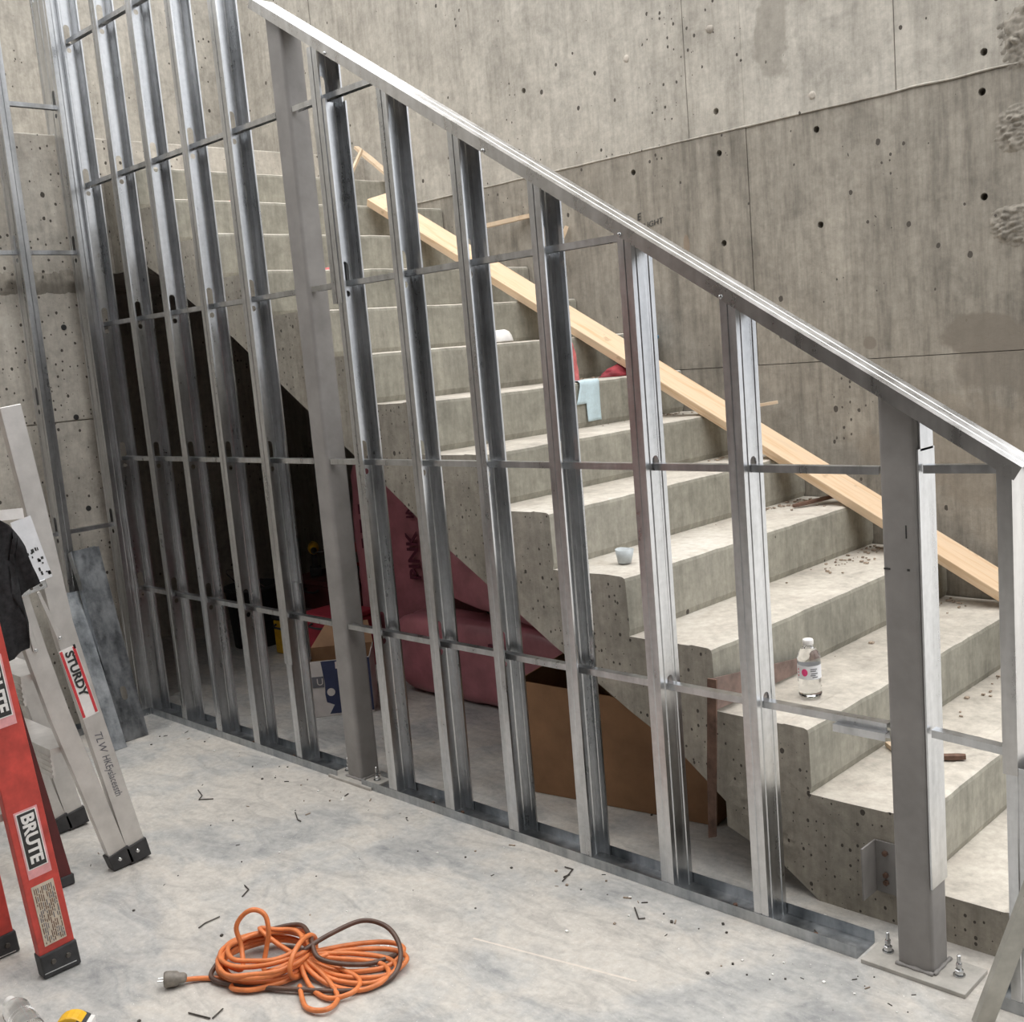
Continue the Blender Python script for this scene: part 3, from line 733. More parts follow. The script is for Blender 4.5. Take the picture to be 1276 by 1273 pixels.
# water bottle
def bottle(c, axis, H, R, label, cap_mat, with_label=True):
    c = Vector(c); ax = Vector(axis).normalized(); k = H / .19; r = R
    t = thing('water_bottle', c, label, 'bottle')
    prof = [(r * .55, .0), (r * .92, .004), (r, .014), (r * .97, .026), (r, .036), (r * .955, .046), (r, .054), (r * .98, .062), (r * .98, .112), (r, .116), (r * .96, .124), (r, .130), (r * .93, .142), (r * .66, .158), (r * .40, .168), (r * .36, .176)]
    bm = bmesh.new(); add_lathe(bm, [(a, b * k) for a, b in prof], c, ax, 28); finish('bottle_body', bm, M_clear, t, True)
    bm = bmesh.new(); add_lathe(bm, [(r * .44, .172 * k), (r * .46, .174 * k), (r * .46, .187 * k), (r * .42, .19 * k)], c, ax, 24); finish('bottle_cap', bm, cap_mat, t, True)
    if with_label:
        bm = bmesh.new(); add_lathe(bm, [(r * 1.0, .066 * k), (r * 1.0, .110 * k)], c, ax, 28)
        bmesh.ops.delete(bm, geom=[f for f in bm.faces if len(f.verts) > 4], context='FACES')
        lb = finish('bottle_label', bm, M_bottlelabel, t, True)
        # dot and small print on the side facing the room
        fd = Vector((.45, -.89, 0)); sdv = Vector((.89, .45, 0))
        def patch(name, a0, a1, z0, z1, mat, round_=False):
            bm = bmesh.new(); n = 10
            if round_:
                am, zm = (a0 + a1) / 2, (z0 + z1) / 2; vs = []
                for i in range(20):
                    q = 2 * PI * i / 20; a = am + (a1 - a0) / 2 * math.cos(q); z = zm + (z1 - z0) / 2 * math.sin(q)
                    vs.append(bm.verts.new(c + (fd * math.cos(a) + sdv * math.sin(a)) * r * 1.012 + Vector((0, 0, z))))
                ce = bm.verts.new(c + (fd * math.cos(am) + sdv * math.sin(am)) * r * 1.03 + Vector((0, 0, zm)))
                for i in range(20): bm.faces.new((vs[i], vs[(i + 1) % 20], ce))
            else:
                A = [[bm.verts.new(c + (fd * math.cos(a0 + (a1 - a0) * i / n) + sdv * math.sin(a0 + (a1 - a0) * i / n)) * r * 1.012 + Vector((0, 0, z))) for i in range(n + 1)] for z in (z0, z1)]
                for i in range(n): bm.faces.new((A[0][i], A[0][i + 1], A[1][i + 1], A[1][i]))
            finish(name, bm, mat, lb)
        patch('round_mark', -.62, -.08, .077 * k, .101 * k, M_magenta, True)
        for zz, a0, a1 in ((.098, .15, .75), (.092, .15, .65), (.084, .2, .8), (.078, .15, .6), (.072, .3, .8)): patch('small_print', a0, a1, zz * k, (zz + .003) * k, M_greyprint)
        for zz in (.074, .084, .094): patch('small_print', -1.1, -.95, zz * k, (zz + .005) * k, M_stickred)
    return t
bottle((3.293, .436, .4895), (0, 0, 1), .172, .0335, 'clear water bottle with white label and pink dot standing on a tread', M_white)
bottle((2.285, -1.475, .034), (-1, .09, .02), .19, .033, 'clear water bottle lying on the floor at the lower left corner', M_white, False)
# crushed clear cup
bm = bmesh.new(); cx, cz = nose(2); add_lathe(bm, [(.022, 0), (.03, .045), (.028, .045), (.021, .002)], (2.70, .36, cz + .002), (0, 0, 1), 14); jitter(bm, .004, 30)
tag(finish('plastic_cup', bm, plain('pale_cup', (.50, .54, .56), .3, .1, 30), None, True), 'small pale plastic cup on a tread half hidden by a stud', 'cup')
# rusty L-shaped square: long blade on the tread, tongue hanging down the stair side
sq = thing('steel_square', (3.15, .19, .56), 'large rusty brown steel square hooked over the tread edge beside the water bottle', 'square')
bm = bmesh.new(); add_prism(bm, [(3.150, .150, .505), (3.150, .66, .492), (3.150, .66, .532), (3.150, .150, .600)], (.004, 0, 0)); finish('blade', bm, M_rustlite, sq)
bm = bmesh.new(); add_prism(bm, [(3.142, .146, .60), (3.172, .146, .60), (3.152, .146, .33), (3.138, .146, .13), (3.112, .146, .12), (3.122, .146, .33)], (0, .006, 0)); finish('tongue', bm, M_rust, sq)
# grit swept into the stair corners
bm = bmesh.new(); rnd = random.Random(3)
for _ in range(260):
    k = rnd.choice([-2, -1, -1, 0, 0, 1, 1, 2, 2, 3, 4, 5, 6]); x, z = nose(k)
    y = YW - abs(rnd.gauss(0, .35)) - .03; y = max(.24, y); xx = x - RUN + .015 + abs(rnd.gauss(0, .06))
    if xx > x - .02: continue
    s_ = rnd.uniform(.002, .007); add_box(bm, (xx, y, z), (xx + s_ * rnd.uniform(.7, 2.5), y + s_ * rnd.uniform(.7, 2.5), z + s_ * .8))
tag(finish('stair_grit', bm, M_dust), 'loose grit and chips scattered along the backs of the treads', 'debris', None, 'stuff')

# ------------------------------------------------------------------ goods stored under the stair
# open cardboard box, its right part pushed under the slope
cb = thing('cardboard_box', (2.57, .5, 0), 'large open brown cardboard box pushed under the stair slope', 'box')
fx = Vector((.985, .168, 0)); fy = Vector((-.168, .985, 0)); o0 = Vector((2.212, .312, .002))
def lw(a, b, z): return o0 + fx * a + fy * b + Vector((0, 0, z))
def wall_pc(name, poly, thick, mat, parent):
    bm = bmesh.new(); add_prism(bm, poly, thick); return finish(name, bm, mat, parent)
W_, DP = .735, .42
hA, hB = .405, .325
wall_pc('front_panel', [lw(0, 0, 0), lw(W_, 0, 0), lw(W_, 0, hB), lw(.45, 0, hA - .02), lw(0, 0, hA)], fy * .005, M_card, cb)
wall_pc('left_panel', [lw(0, 0, 0), lw(0, DP, 0), lw(0, DP, hA + .02), lw(0, 0, hA)], fx * .005, M_card, cb)
wall_pc('right_panel', [lw(W_, 0, 0), lw(W_, DP, 0), lw(W_, DP, hB), lw(W_, 0, hB)], fx * -.005, M_card, cb)
wall_pc('back_panel', [lw(0, DP, 0), lw(W_, DP, 0), lw(W_, DP, hB), lw(.45, DP, hA), lw(0, DP, hA + .02)], fy * -.005, M_card, cb)
wall_pc('bottom_panel', [lw(.005, .005, 0), lw(W_ - .005, .005, 0), lw(W_ - .005, DP - .005, 0), lw(.005, DP - .005, 0)], Vector((0, 0, .005)), M_cardin, cb)
# soft pink insulation bundles
def bundle(name, c, half, rotz, tilt, label, seed, group=None, power=5, lean=0):
    bm = bmesh.new(); N = 14
    bmesh.ops.create_cube(bm, size=2.0); bmesh.ops.subdivide_edges(bm, edges=bm.edges[:], cuts=N, use_grid_fill=True)
    for v in bm.verts:
        p = v.co.copy(); q = Vector((abs(p.x) ** power, abs(p.y) ** power, abs(p.z) ** power)); n_ = (q.x + q.y + q.z) ** (1 / power)
        p = p / n_
        b = noise.noise(p * 2.2 + Vector((seed, 0, 0))) * .05 + noise.noise(p * 7 + Vector((0, seed, 0))) * .02
        p = p * (1 + b)
        v.co = Vector((p.x * half[0], p.y * half[1], p.z * half[2]))
    bm.transform(Matrix.Translation(Vector(c)) @ Matrix.Rotation(rotz, 4, 'Z') @ Matrix.Rotation(tilt, 4, 'Y') @ Matrix.Rotation(lean, 4, 'X'))
    lo = min(v.co.z for v in bm.verts)
    if lo < .002: bmesh.ops.translate(bm, verts=bm.verts[:], vec=(0, 0, .002 - lo))
    t = thing(name, (c[0], c[1], 0), label, 'insulation', group)
    finish('wrapper', bm, M_pink, t, True); return t
b1 = bundle('insulation_bundle', (.52, 1.33, .535), (.33, .17, .53), .06, 0, 'tall pink bundle of insulation standing upright behind the rear column', 1.0, power=7)
b2 = bundle('insulation_bundle', (1.38, .985, .19), (.56, .125, .19), .05, 0, 'long pink insulation bundle lying on the floor under the stair', 4.0)
b3 = bundle('insulation_bundle', (1.52, .99, .55), (.34, .12, .12), .05, .17, 'pink insulation bundle tilted on top of the lying bundle', 8.0)
b4 = bundle('insulation_bundle', (2.27, 1.20, .20), (.24, .16, .19), .1, .1, 'short pink insulation bundle behind the cardboard box', 12.0)
# lettering on the bundles (flat print just proud of the film)
xd = Vector((.97, .25, 0))
ta = Vector((1.02, .852, .44))
text_obj('printed_text', 'PINK', .11, Vector((.70, 1.153, .46)), (-.03, 0, 1), (-1, -.06, 0), M_pinkink, b1, .002, bold=.02)
text_obj('printed_text', 'INSULATION', .075, Vector((.70, 1.153, .77)), (-.03, 0, 1), (-1, -.06, 0), M_pinkink, b1, .002, bold=.02)
for i, (z, h_) in enumerate(((.60, .05), (.68, .07), (.78, .05))):
    bm = bmesh.new(); add_box(bm, (.30, 1.140, z), (.37, 1.155, z + h_)); finish('printed_block', bm, M_pinkink, b1)
for i, (x, z, a, b) in enumerate(((1.02, .20, .045, .06), (1.10, .16, .03, .03), (1.19, .12, .05, .05), (1.0, .28, .16, .012), (1.5, .29, .09, .02))):
    bm = bmesh.new(); add_box(bm, (x, .850, z), (x + a, .862, z + b)); finish('printed_block', bm, M_pinkink, b2)
# white and navy carton
wb = thing('printed_carton', (.9, .5, 0), 'white carton with navy print and open flaps behind the rear column', 'box')
ux = Vector((.668, .744, 0)).normalized(); uy = Vector((-.744, .668, 0)).normalized(); q0 = Vector((.803, .364, .002))
def cw(a, b, z): return q0 + ux * a + uy * b + Vector((0, 0, z))
WB, HB = .30, .255
wall_pc('front_panel', [cw(0, 0, 0), cw(WB, 0, 0), cw(WB, 0, HB), cw(0, 0, HB)], uy * .004, M_boxwhite, wb)
wall_pc('back_panel', [cw(0, .26, 0), cw(WB, .26, 0), cw(WB, .26, HB), cw(0, .26, HB)], uy * -.004, M_card, wb)
wall_pc('side_panel', [cw(0, 0, 0), cw(0, .26, 0), cw(0, .26, HB), cw(0, 0, HB)], ux * .004, M_boxwhite, wb)
wall_pc('side_panel', [cw(WB, 0, 0), cw(WB, .26, 0), cw(WB, .26, HB), cw(WB, 0, HB)], ux * -.004, M_boxwhite, wb)
wall_pc('flap', [cw(.01, .26, HB), cw(WB, .26, HB), cw(WB - .02, .33, HB + .09), cw(.08, .33, HB + .09)], uy * .004, M_cardin, wb)
wall_pc('flap', [cw(0, .25, HB), cw(0, .02, HB), cw(-.07, .05, HB + .03), cw(-.07, .23, HB + .03)], ux * .004, M_cardin, wb)
def on_carton(name, poly, mat, off=.0015):
    bm = bmesh.new(); add_prism(bm, [cw(a, 0, z) - uy * off for a, z in poly], uy * (off * .8)); return finish(name, bm, mat, wb)
on_carton('navy_print', [(.082, HB - .002), (WB - .002, HB - .002), (WB - .002, .01), (.10, .01), (.125, .05), (.092, .065), (.088, .10), (.092, .15)], M_navy)
on_carton('grey_print', [(.036, .135), (.088, .135), (.088, .185), (.036, .185)], M_greyprint, .003)
text_obj('printed_letter', 'U', .045, cw(.055, 0, .160) - uy * .0045, ux, (0, 0, 1), M_boxwhite, wb, .0005)
on_carton('white_print', [(.145, HB - .04), (.17, HB - .04), (.17, HB - .008), (.145, HB - .008)], M_boxwhite, .003)
bm = bmesh.new(); add_lathe(bm, [(.018, 0), (.018, .001), (.010, .0012), (.010, .0006)], cw(.115, 0, .11) - uy * .002, -uy, 18); finish('round_print', bm, M_boxwhite, wb)
# red carton, yellow case, bucket and tools deeper in the shade
def crate(name, lo, hi, mat, label, cat, lid=None):
    t = thing(name, ((lo[0] + hi[0]) / 2, (lo[1] + hi[1]) / 2, lo[2]), label, cat)
    bm = bmesh.new(); add_box(bm, lo, (hi[0], hi[1], hi[2] - .03)); finish('case_body', bm, mat, t, False, .008)
    bm = bmesh.new(); add_box(bm, (lo[0] - .006, lo[1] - .006, hi[2] - .028), (hi[0] + .006, hi[1] + .006, hi[2])); finish('case_lid', bm, lid or mat, t, False, .008)
    bm = bmesh.new(); xm = (lo[0] + hi[0]) / 2; add_tube(bm, catmull([(xm - .06, lo[1] - .006, hi[2] - .05), (xm - .05, lo[1] - .03, hi[2] - .06), (xm + .05, lo[1] - .03, hi[2] - .06), (xm + .06, lo[1] - .006, hi[2] - .05)], 5), .006, 6); finish('case_handle', bm, M_black, t, True)
    return t
crate('red_carton', (.10, .86, .002), (.40, 1.10, .30), plain('red_card', (.34, .03, .05), .7, .15, 9), 'red carton standing behind the white carton under the stair', 'box')
crate('yellow_case', (-.33, .95, .002), (-.13, 1.15, .22), M_yellow, 'yellow plastic tool case in the shade under the stair', 'case', M_black)
crate('tool_chest', (-.62, 1.27, .002), (-.14, 1.62, .34), plain('dim_maroon', (.12, .03, .03), .6, .2, 9), 'dark maroon tool chest with tools heaped on it', 'chest')
bm = bmesh.new()
kt = thing('black_bucket', (-.62, 1.02, 0), 'black bucket in the dark back corner under the stair', 'bucket')
add_lathe(bm, [(.13, .002), (.15, .33), (.16, .33), (.16, .35), (.145, .35), (.12, .03)], (-.62, 1.02, 0), (0, 0, 1), 22); finish('bucket_body', bm, M_black, kt, True)
bm = bmesh.new(); add_tube(bm, catmull([(-.77, 1.02, .34), (-.74, .94, .42), (-.62, .90, .46), (-.50, .94, .42), (-.47, 1.02, .34)], 6), .004, 6); finish('bail_handle', bm, M_zinc, kt, True)
def drill(c, ang, mat, label):
    t = thing('power_drill', c, label, 'drill'); R_ = Matrix.Translation(Vector(c)) @ Matrix.Rotation(ang, 4, 'Z')
    bm = bmesh.new(); add_lathe(bm, [(.02, -.09), (.03, -.08), (.033, 0), (.028, .05), (.02, .07)], (0, 0, .165), (1, 0, 0), 14); bm.transform(R_); finish('motor_housing', bm, mat, t, True)
    bm = bmesh.new(); add_lathe(bm, [(.019, .07), (.017, .10), (.007, .12), (.003, .16)], (0, 0, .165), (1, 0, 0), 12); bm.transform(R_); finish('chuck', bm, M_wire, t, True)
    bm = bmesh.new(); add_prism(bm, [(-.05, -.016, .15), (-.01, -.016, .15), (-.02, -.016, .05), (-.06, -.016, .05)], (0, .032, 0)); bm.transform(R_); finish('grip', bm, M_black, t, False, .006)
    bm = bmesh.new(); add_box(bm, (-.085, -.035, 0), (.015, .035, .05)); bm.transform(R_); finish('battery', bm, M_black, t, False, .006)
drill((-.46, 1.36, .342), -.6, M_yellow, 'yellow cordless drill heaped on the maroon tool chest')
drill((-.26, 1.42, .342), -2.0, M_red, 'red cordless drill heaped on the maroon tool chest')
bm = bmesh.new(); pts = [(-.36 + .13 * math.cos(a * 1.3) + .02 * math.sin(a * 3), 1.55 + .05 * math.sin(a * 1.3), .352 + .012 * (a % 3)) for a in [i * .5 for i in range(34)]]
add_tube(bm, catmull(pts, 3), .006, 6); tag(finish('air_hose', bm, M_red, None, True), 'red hose coiled on the maroon tool chest', 'hose')

# ------------------------------------------------------------------ steel leaning at the left
def leaning(name, base, top, wv, wd, fl, label, mat, slot=True, cat='stud'):
    base, top = Vector(base), Vector(top); a = top - base; Ln = a.length; a.normalize(); wv = Vector(wv); wv = (wv - a * wv.dot(a)).normalized(); nv = wv.cross(a)
    if nv.x < 0: nv = -nv
    bm = bmesh.new()
    def P3(u, v, n=0): return base + wv * u + a * v + nv * n
    outer = [P3(0, 0), P3(wd, 0), P3(wd, Ln), P3(0, Ln)]
    hl = []
    if slot:
        cx, cy, r = wd / 2, .19, .0135
        hl = [[P3(cx + r * math.cos(q), cy + .035 + r * math.sin(q)) for q in [PI * i / 6 for i in range(7)]] + [P3(cx + r * math.cos(q), cy - .0 + r * math.sin(q)) for q in [PI + PI * i / 6 for i in range(7)]]]
    if hl: fill_holes(bm, outer, hl)
    else: bm.faces.new([bm.verts.new(p) for p in outer])
    for u in (0, wd): bm.faces.new([bm.verts.new(p) for p in (P3(u, 0), P3(u, Ln), P3(u, Ln, -fl), P3(u, 0, -fl))])
    bmesh.ops.remove_doubles(bm, verts=bm.verts[:], dist=1e-5)
    o = finish(name, bm, mat, None, solid=.0012); return tag(o, label, cat)
leaning('stud_offcut', (.335, -.285, .003), (.10, -.285, .84), (0.0, 1, 0), .120, .04, 'scuffed galvanized stud offcut leaning at the corner with a punched slot', M_galv3)
leaning('track_offcut', (.118, -.283, .715), (.088, -.292, .835), (0, 1, 0), .118, .032, 'short galvanized track piece nested on the head of the leaning offcut', M_galv2, False, 'track')
leaning('stud_offcut', (.40, -.375, .003), (.085, -.355, .66), (0, 1, 0), .075, .04, 'second galvanized stud offcut leaning left of the slotted one', M_galv3, False)
# channel offcut leaning on the end post at the right
leaning('channel_offcut', (3.975, -.098, .003), (4.155, -.022, .60), (.71, .70, 0), .040, .018, 'olive grey channel offcut leaning across the right end post', plain('dull_steel', (.42, .41, .37), .5, .12, 14, .35), False, 'channel')

# ------------------------------------------------------------------ stepladders
AX = 1.53
def seg_rail(bm, pts, w, x0, x1, lip=.004, fl=.026):
    """C section rail seen from +X: centre line pts (y,z), web width w, web at x1, flanges back to x0"""
    L_, R_ = [], []
    for i, (y, z) in enumerate(pts):
        a = Vector(pts[max(i - 1, 0)]); b = Vector(pts[min(i + 1, len(pts) - 1)]); d = (b - a).normalized(); n = Vector((-d.y, d.x))
        if n.x > 0: n = -n
        L_.append(Vector((y, z)) + n * w / 2); R_.append(Vector((y, z)) - n * w / 2)
    def ring(i):
        l, r = L_[i], R_[i]; t = (r - l).normalized() * lip
        return [(x0, l.x, l.y), (x1, l.x, l.y), (x1, r.x, r.y), (x0, r.x, r.y), (x0, r.x - t.x, r.y - t.y), (x1 - lip, r.x - t.x, r.y - t.y), (x1 - lip, l.x + t.x, l.y + t.y), (x0, l.x + t.x, l.y + t.y)]
    rs = [[bm.verts.new(p) for p in ring(i)] for i in range(len(pts))]
    for i in range(len(rs) - 1):
        for k in range(8): bm.faces.new((rs[i][k], rs[i][(k + 1) % 8], rs[i + 1][(k + 1) % 8], rs[i + 1][k]))
    bm.faces.new(rs[0]); bm.faces.new(rs[-1][::-1])
al = thing('aluminium_stepladder', (1.45, -.87, 0), 'folded aluminium stepladder with red striped label standing at the left', 'ladder')
railA = [(-.824, .055), (-.862, .27), (-.91, .55), (-.955, .83), (-.985, 1.2), (-1.017, 1.515)]
railB = [(-.886, .05), (-.945, .30), (-1.005, .55), (-1.045, .755), (-1.075, .93), (-1.10, 1.10)]
bm = bmesh.new(); seg_rail(bm, railA, .064, AX - .03, AX); finish('front_rail', bm, M_alu, al, False, .0015)
bm = bmesh.new(); seg_rail(bm, railB, .062, AX - .028, AX + .002); finish('rear_rail', bm, M_alu, al, False, .0015)
ln = .46
bm = bmesh.new(); seg_rail(bm, railA, .064, AX - ln - .03, AX - ln); finish('front_rail', bm, M_alu, al, False, .0015)
bm = bmesh.new(); seg_rail(bm, railB, .062, AX - ln - .03, AX - ln); finish('rear_rail', bm, M_alu, al, False, .0015)
def at_rail(rail_, z):
    for (a, b), (c_, d) in zip(rail_, rail_[1:]):
        if b <= z <= d: return a + (c_ - a) * (z - b) / (d - b)
    return rail_[-1][0]
for (y, z, rl) in ((-.824, .055, railA), (-.886, .05, railB)):
    for xx in (AX, AX - ln):
        d = Vector(rl[1]) - Vector(rl[0]); d.normalize(); n = Vector((d.y, -d.x))
        bm = bmesh.new(); q = [(xx - .036, y + n.x * s_ * .037 + d.x * t_, max(.002, z + n.y * s_ * .037 + d.y * t_)) for s_, t_ in ((-1, -.052), (1, -.052), (1, .012), (-1, .012))]
        add_prism(bm, q, (.043, 0, 0)); ft = finish('foot', bm, M_black, al, False, .003)
        if xx == AX:
            bm = bmesh.new(); add_lathe(bm, [(.007, 0), (.005, .003)], (xx + .007, y, z - .015), (1, 0, 0), 10); finish('rivet', bm, M_zinc, ft)
for z in (.43, .68, .93):
    y = at_rail(railB, z) - .03
    bm = bmesh.new(); add_box(bm, (AX - ln - .002, y - .035, z), (AX - .03, y + .06, z + .018)); add_box(bm, (AX - ln - .002, y - .035, z - .075), (AX - .03, y - .029, z))
    for q in range(4): add_box(bm, (AX - ln - .002, y - .038, z - .065 + q * .017), (AX - .03, y - .035, z - .057 + q * .017))
    finish('tread', bm, M_alu, al)
# hinge bracket and two spreader arms
hb = Vector((AX + .008, -1.04, .965)); hd = Vector((0, .97, .16)).normalized()
bm = bmesh.new(); n_ = Vector((0, -hd.z, hd.y)); add_prism(bm, [hb - hd * .048 - n_ * .014, hb + hd * .048 - n_ * .014, hb + hd * .048 + n_ * .014, hb - hd * .048 + n_ * .014], (.006, 0, 0)); hg = finish('hinge_bracket', bm, M_zinc, al, False, .002)
for s_ in (-.03, 0, .03):
    bm = bmesh.new(); add_lathe(bm, [(.005, 0), (.004, .003)], hb + hd * s_ + Vector((.006, 0, 0)), (1, 0, 0), 8); finish('rivet', bm, M_wire, hg)
for (a, b) in (((-1.075, .945), (-1.052, .775)), ((-1.020, .95), (-.975, .795))):
    bm = bmesh.new(); A = Vector((AX + .006, a[0], a[1])); B = Vector((AX + .006, b[0], b[1])); dd = (B - A).normalized(); nn = Vector((0, -dd.z, dd.y)) * .008
    add_prism(bm, [A - nn * .6, B - nn, B + dd * .01, B + nn, A + nn * .6], (.004, 0, 0)); arm = finish('spreader_arm', bm, M_alu, al, False, .001)
    bm = bmesh.new(); add_lathe(bm, [(.006, 0), (.004, .003)], B + Vector((.004, 0, 0)), (1, 0, 0), 10); finish('rivet', bm, M_zinc, arm)
def rail_frame(p0, p1):
    a = (Vector((0, p1[0], p1[1])) - Vector((0, p0[0], p0[1]))).normalized(); up_ = Vector((0, -a.z, a.y)); up_ = up_ if up_.y > 0 else -up_
    return a, up_
def sticker(name, x, o, dn, up_, L0, L1, H0, H1, mat, parent, th=.0008):
    bm = bmesh.new(); o = Vector((x, o[0], o[1])); add_prism(bm, [o + dn * L0 + up_ * H0, o + dn * L1 + up_ * H0, o + dn * L1 + up_ * H1, o + dn * L0 + up_ * H1], (th, 0, 0)); return finish(name, bm, mat, parent)
so = (-.9555, .757); dn, up_ = rail_frame(so, (-.911, .526))
st = sticker('brand_sticker', AX + .0006, so, dn, up_, 0, .236, -.027, .027, M_white, al)
for h0 in (-.026, -.0215, .0165, .021): sticker('red_stripe', AX + .0014, so, dn, up_, .004, .232, h0, h0 + .0042, M_stickred, st)
text_obj('sticker_text', 'STURDY', .037, Vector((AX + .003, so[0], so[1])) + dn * .012 + up_ * .0, dn, up_, M_ink, st, .0005, sx=1.10, bold=.035)
for b_ in range(1): sticker('small_print', AX + .0014, so, dn, up_, -.002, .012, .020, .027, M_ink, st)
ho = (-.905, .50); dn2, up2 = rail_frame(ho, (-.853, .22))
text_obj('handwriting', 'TLW', .034, Vector((AX + .001, ho[0], ho[1])) + dn2 * .03, dn2, up2, M_greyprint, al, .0003, shear=.3)
text_obj('handwriting', 'HKEyslacessth', .034, Vector((AX + .001, ho[0], ho[1])) + dn2 * .115, dn2, up2, M_greyprint, al, .0003, shear=.25, sx=.74)
# pale label with worn lettering
lo_ = (-1.025, 1.18); dn3, up3 = rail_frame(lo_, (-.985, .98))
pl_ = sticker('worn_label', AX + .003, lo_, dn3, up3, 0, .20, -.045, .018, M_bottlelabel, al)
rnd = random.Random(11)
for i in range(16): 
    a = rnd.uniform(.09, .18); h = rnd.uniform(-.03, .01); sticker('worn_print', AX + .0042, lo_, dn3, up3, a, a + rnd.uniform(.004, .012), h, h + rnd.uniform(.003, .010), M_ink, pl_)
sticker('top_card', AX + .004, (-1.085, 1.197), Vector((0, 1, -.06)), Vector((0, 0, 1)), -.06, .058, -.016, .016, M_white, al)
# black jacket hanging from the ladder
out = [(-1.20, 1.20), (-1.163, 1.217), (-1.133, 1.193), (-1.106, 1.172), (-1.091, 1.148), (-1.077, 1.109), (-1.064, 1.051), (-1.055, 1.006), (-1.046, .990), (-1.100, .960), (-1.122, 1.055), (-1.136, .975), (-1.106, .908), (-1.104, .854), (-1.096, .800), (-1.168, .782), (-1.204, .787), (-1.267, .813), (-1.26, 1.045)]
bm = bmesh.new(); add_prism(bm, [(AX + .045, y, z) for y, z in out], (.05, 0, 0))
bmesh.ops.triangulate(bm, faces=[f for f in bm.faces if len(f.verts) > 4], ngon_method='EAR_CLIP')
bmesh.ops.subdivide_edges(bm, edges=bm.edges[:], cuts=3, use_grid_fill=True)
bmesh.ops.triangulate(bm, faces=bm.faces[:])
for _ in range(2): bmesh.ops.smooth_vert(bm, verts=bm.verts[:], factor=.12, use_axis_x=True, use_axis_y=True, use_axis_z=True)
for v in bm.verts:
    f_ = .016 * math.sin(v.co.y * 70 + v.co.z * 25) + .012 * noise.noise(v.co * 22)
    v.co.x += f_ * (1 if v.co.x > AX + .06 else -.1)
o = finish('black_jacket', bm, M_cloth, None, True); tag(o, 'black jacket hanging over the stepladder at the left edge', 'jacket')
# red fibreglass stepladder
rl = thing('red_stepladder', (1.9, -1.28, 0), 'red fibreglass stepladder with black feet and sticker at the lower left', 'ladder')
RX = 2.0
r1 = [(-1.287, .06), (-1.318, .50), (-1.352, .95), (-1.42, 1.85)]
r2 = [(-1.335, .05), (-1.352, .33), (-1.395, .95), (-1.44, 1.85)]
bm = bmesh.new(); seg_rail(bm, r1, .096, RX - .032, RX, .005); finish('front_rail', bm, M_red, rl, False, .003)
bm = bmesh.new(); seg_rail(bm, [(y - .03, z) for y, z in r2], .092, 1.75, 1.78, .005); finish('rear_rail', bm, M_red, rl, False, .003)
r3 = [(-1.055, .03), (-1.09, .30), (-1.135, .63), (-1.32, 1.85)]
bm = bmesh.new(); seg_rail(bm, r3, .05, 1.47, 1.50, .005); finish('rear_rail', bm, M_reddark, rl, False, .003)
bm = bmesh.new(); add_box(bm, (1.46, -1.085, .002), (1.505, -1.025, .035)); finish('foot', bm, M_black, rl, False, .003)
for (rr, xx, off) in ((r1, RX, 0), (r2, 1.78, -.03)):
    y, z = rr[0][0] + off, rr[0][1]; d = Vector(rr[1]) - Vector(rr[0]); d.normalize(); n = Vector((d.y, -d.x))
    bm = bmesh.new(); q = [(xx - .036, y + n.x * s_ * .051 + d.x * t_, max(.002, z + n.y * s_ * .051 + d.y * t_)) for s_, t_ in ((-1, -.06), (1, -.06), (1, .012), (-1, .012))]
    add_prism(bm, q, (.042, 0, 0)); ft = finish('foot', bm, M_black, rl, False, .004)
    for s_ in (-.018, .022):
        bm = bmesh.new(); add_lathe(bm, [(.008, 0), (.006, .004)], (xx + .006, y + s_, z - .018), (1, 0, 0), 10); finish('rivet', bm, M_wire, ft)
    bm = bmesh.new(); add_box(bm, (xx + .006, y - .045, z - .044), (xx + .0068, y + .042, z - .041)); finish('worn_edge', bm, M_zinc, ft)
for z in (.45, .76, 1.07):
    bm = bmesh.new(); add_box(bm, (1.80, -1.40 - z * .07, z), (1.966, -1.31 - z * .07, z + .02)); finish('tread', bm, M_alu, rl)
bo = (-1.3175, .475); dnr, upr = rail_frame(bo, (-1.290, .10))
for (off, nm_) in ((0, 'a'), (-.42, 'b')):
    lb = sticker('brand_sticker', RX + .0006, bo, dnr, upr, off, off + .19, -.030, .032, M_pinklabel, rl)
    sticker('black_panel', RX + .0014, bo, dnr, upr, off + .005, off + .165, -.026, .027, M_white, lb)
    sticker('black_panel', RX + .0022, bo, dnr, upr, off + .008, off + .162, -.023, .024, M_ink, lb)
    text_obj('sticker_text', 'BRUTE', .046, Vector((RX + .0040, bo[0], bo[1])) + dnr * (off + .013) + upr * .0, dnr, upr, M_white, lb, .0005, sx=1.0, bold=.035)
wl = sticker('warning_label', RX + .0006, bo, dnr, upr, .212, .385, -.030, .030, M_tan, rl)
rnd = random.Random(5)
for i in range(11):
    h = -.025 + i * .005
    x_ = .22
    while x_ < .375:
        l_ = rnd.uniform(.006, .022); 
        if rnd.random() < .8: sticker('small_print', RX + .0014, bo, dnr, upr, x_, min(x_ + l_, .38), h, h + .0022, M_greyprint if rnd.random() < .4 else M_rust, wl)
        x_ += l_ + .003

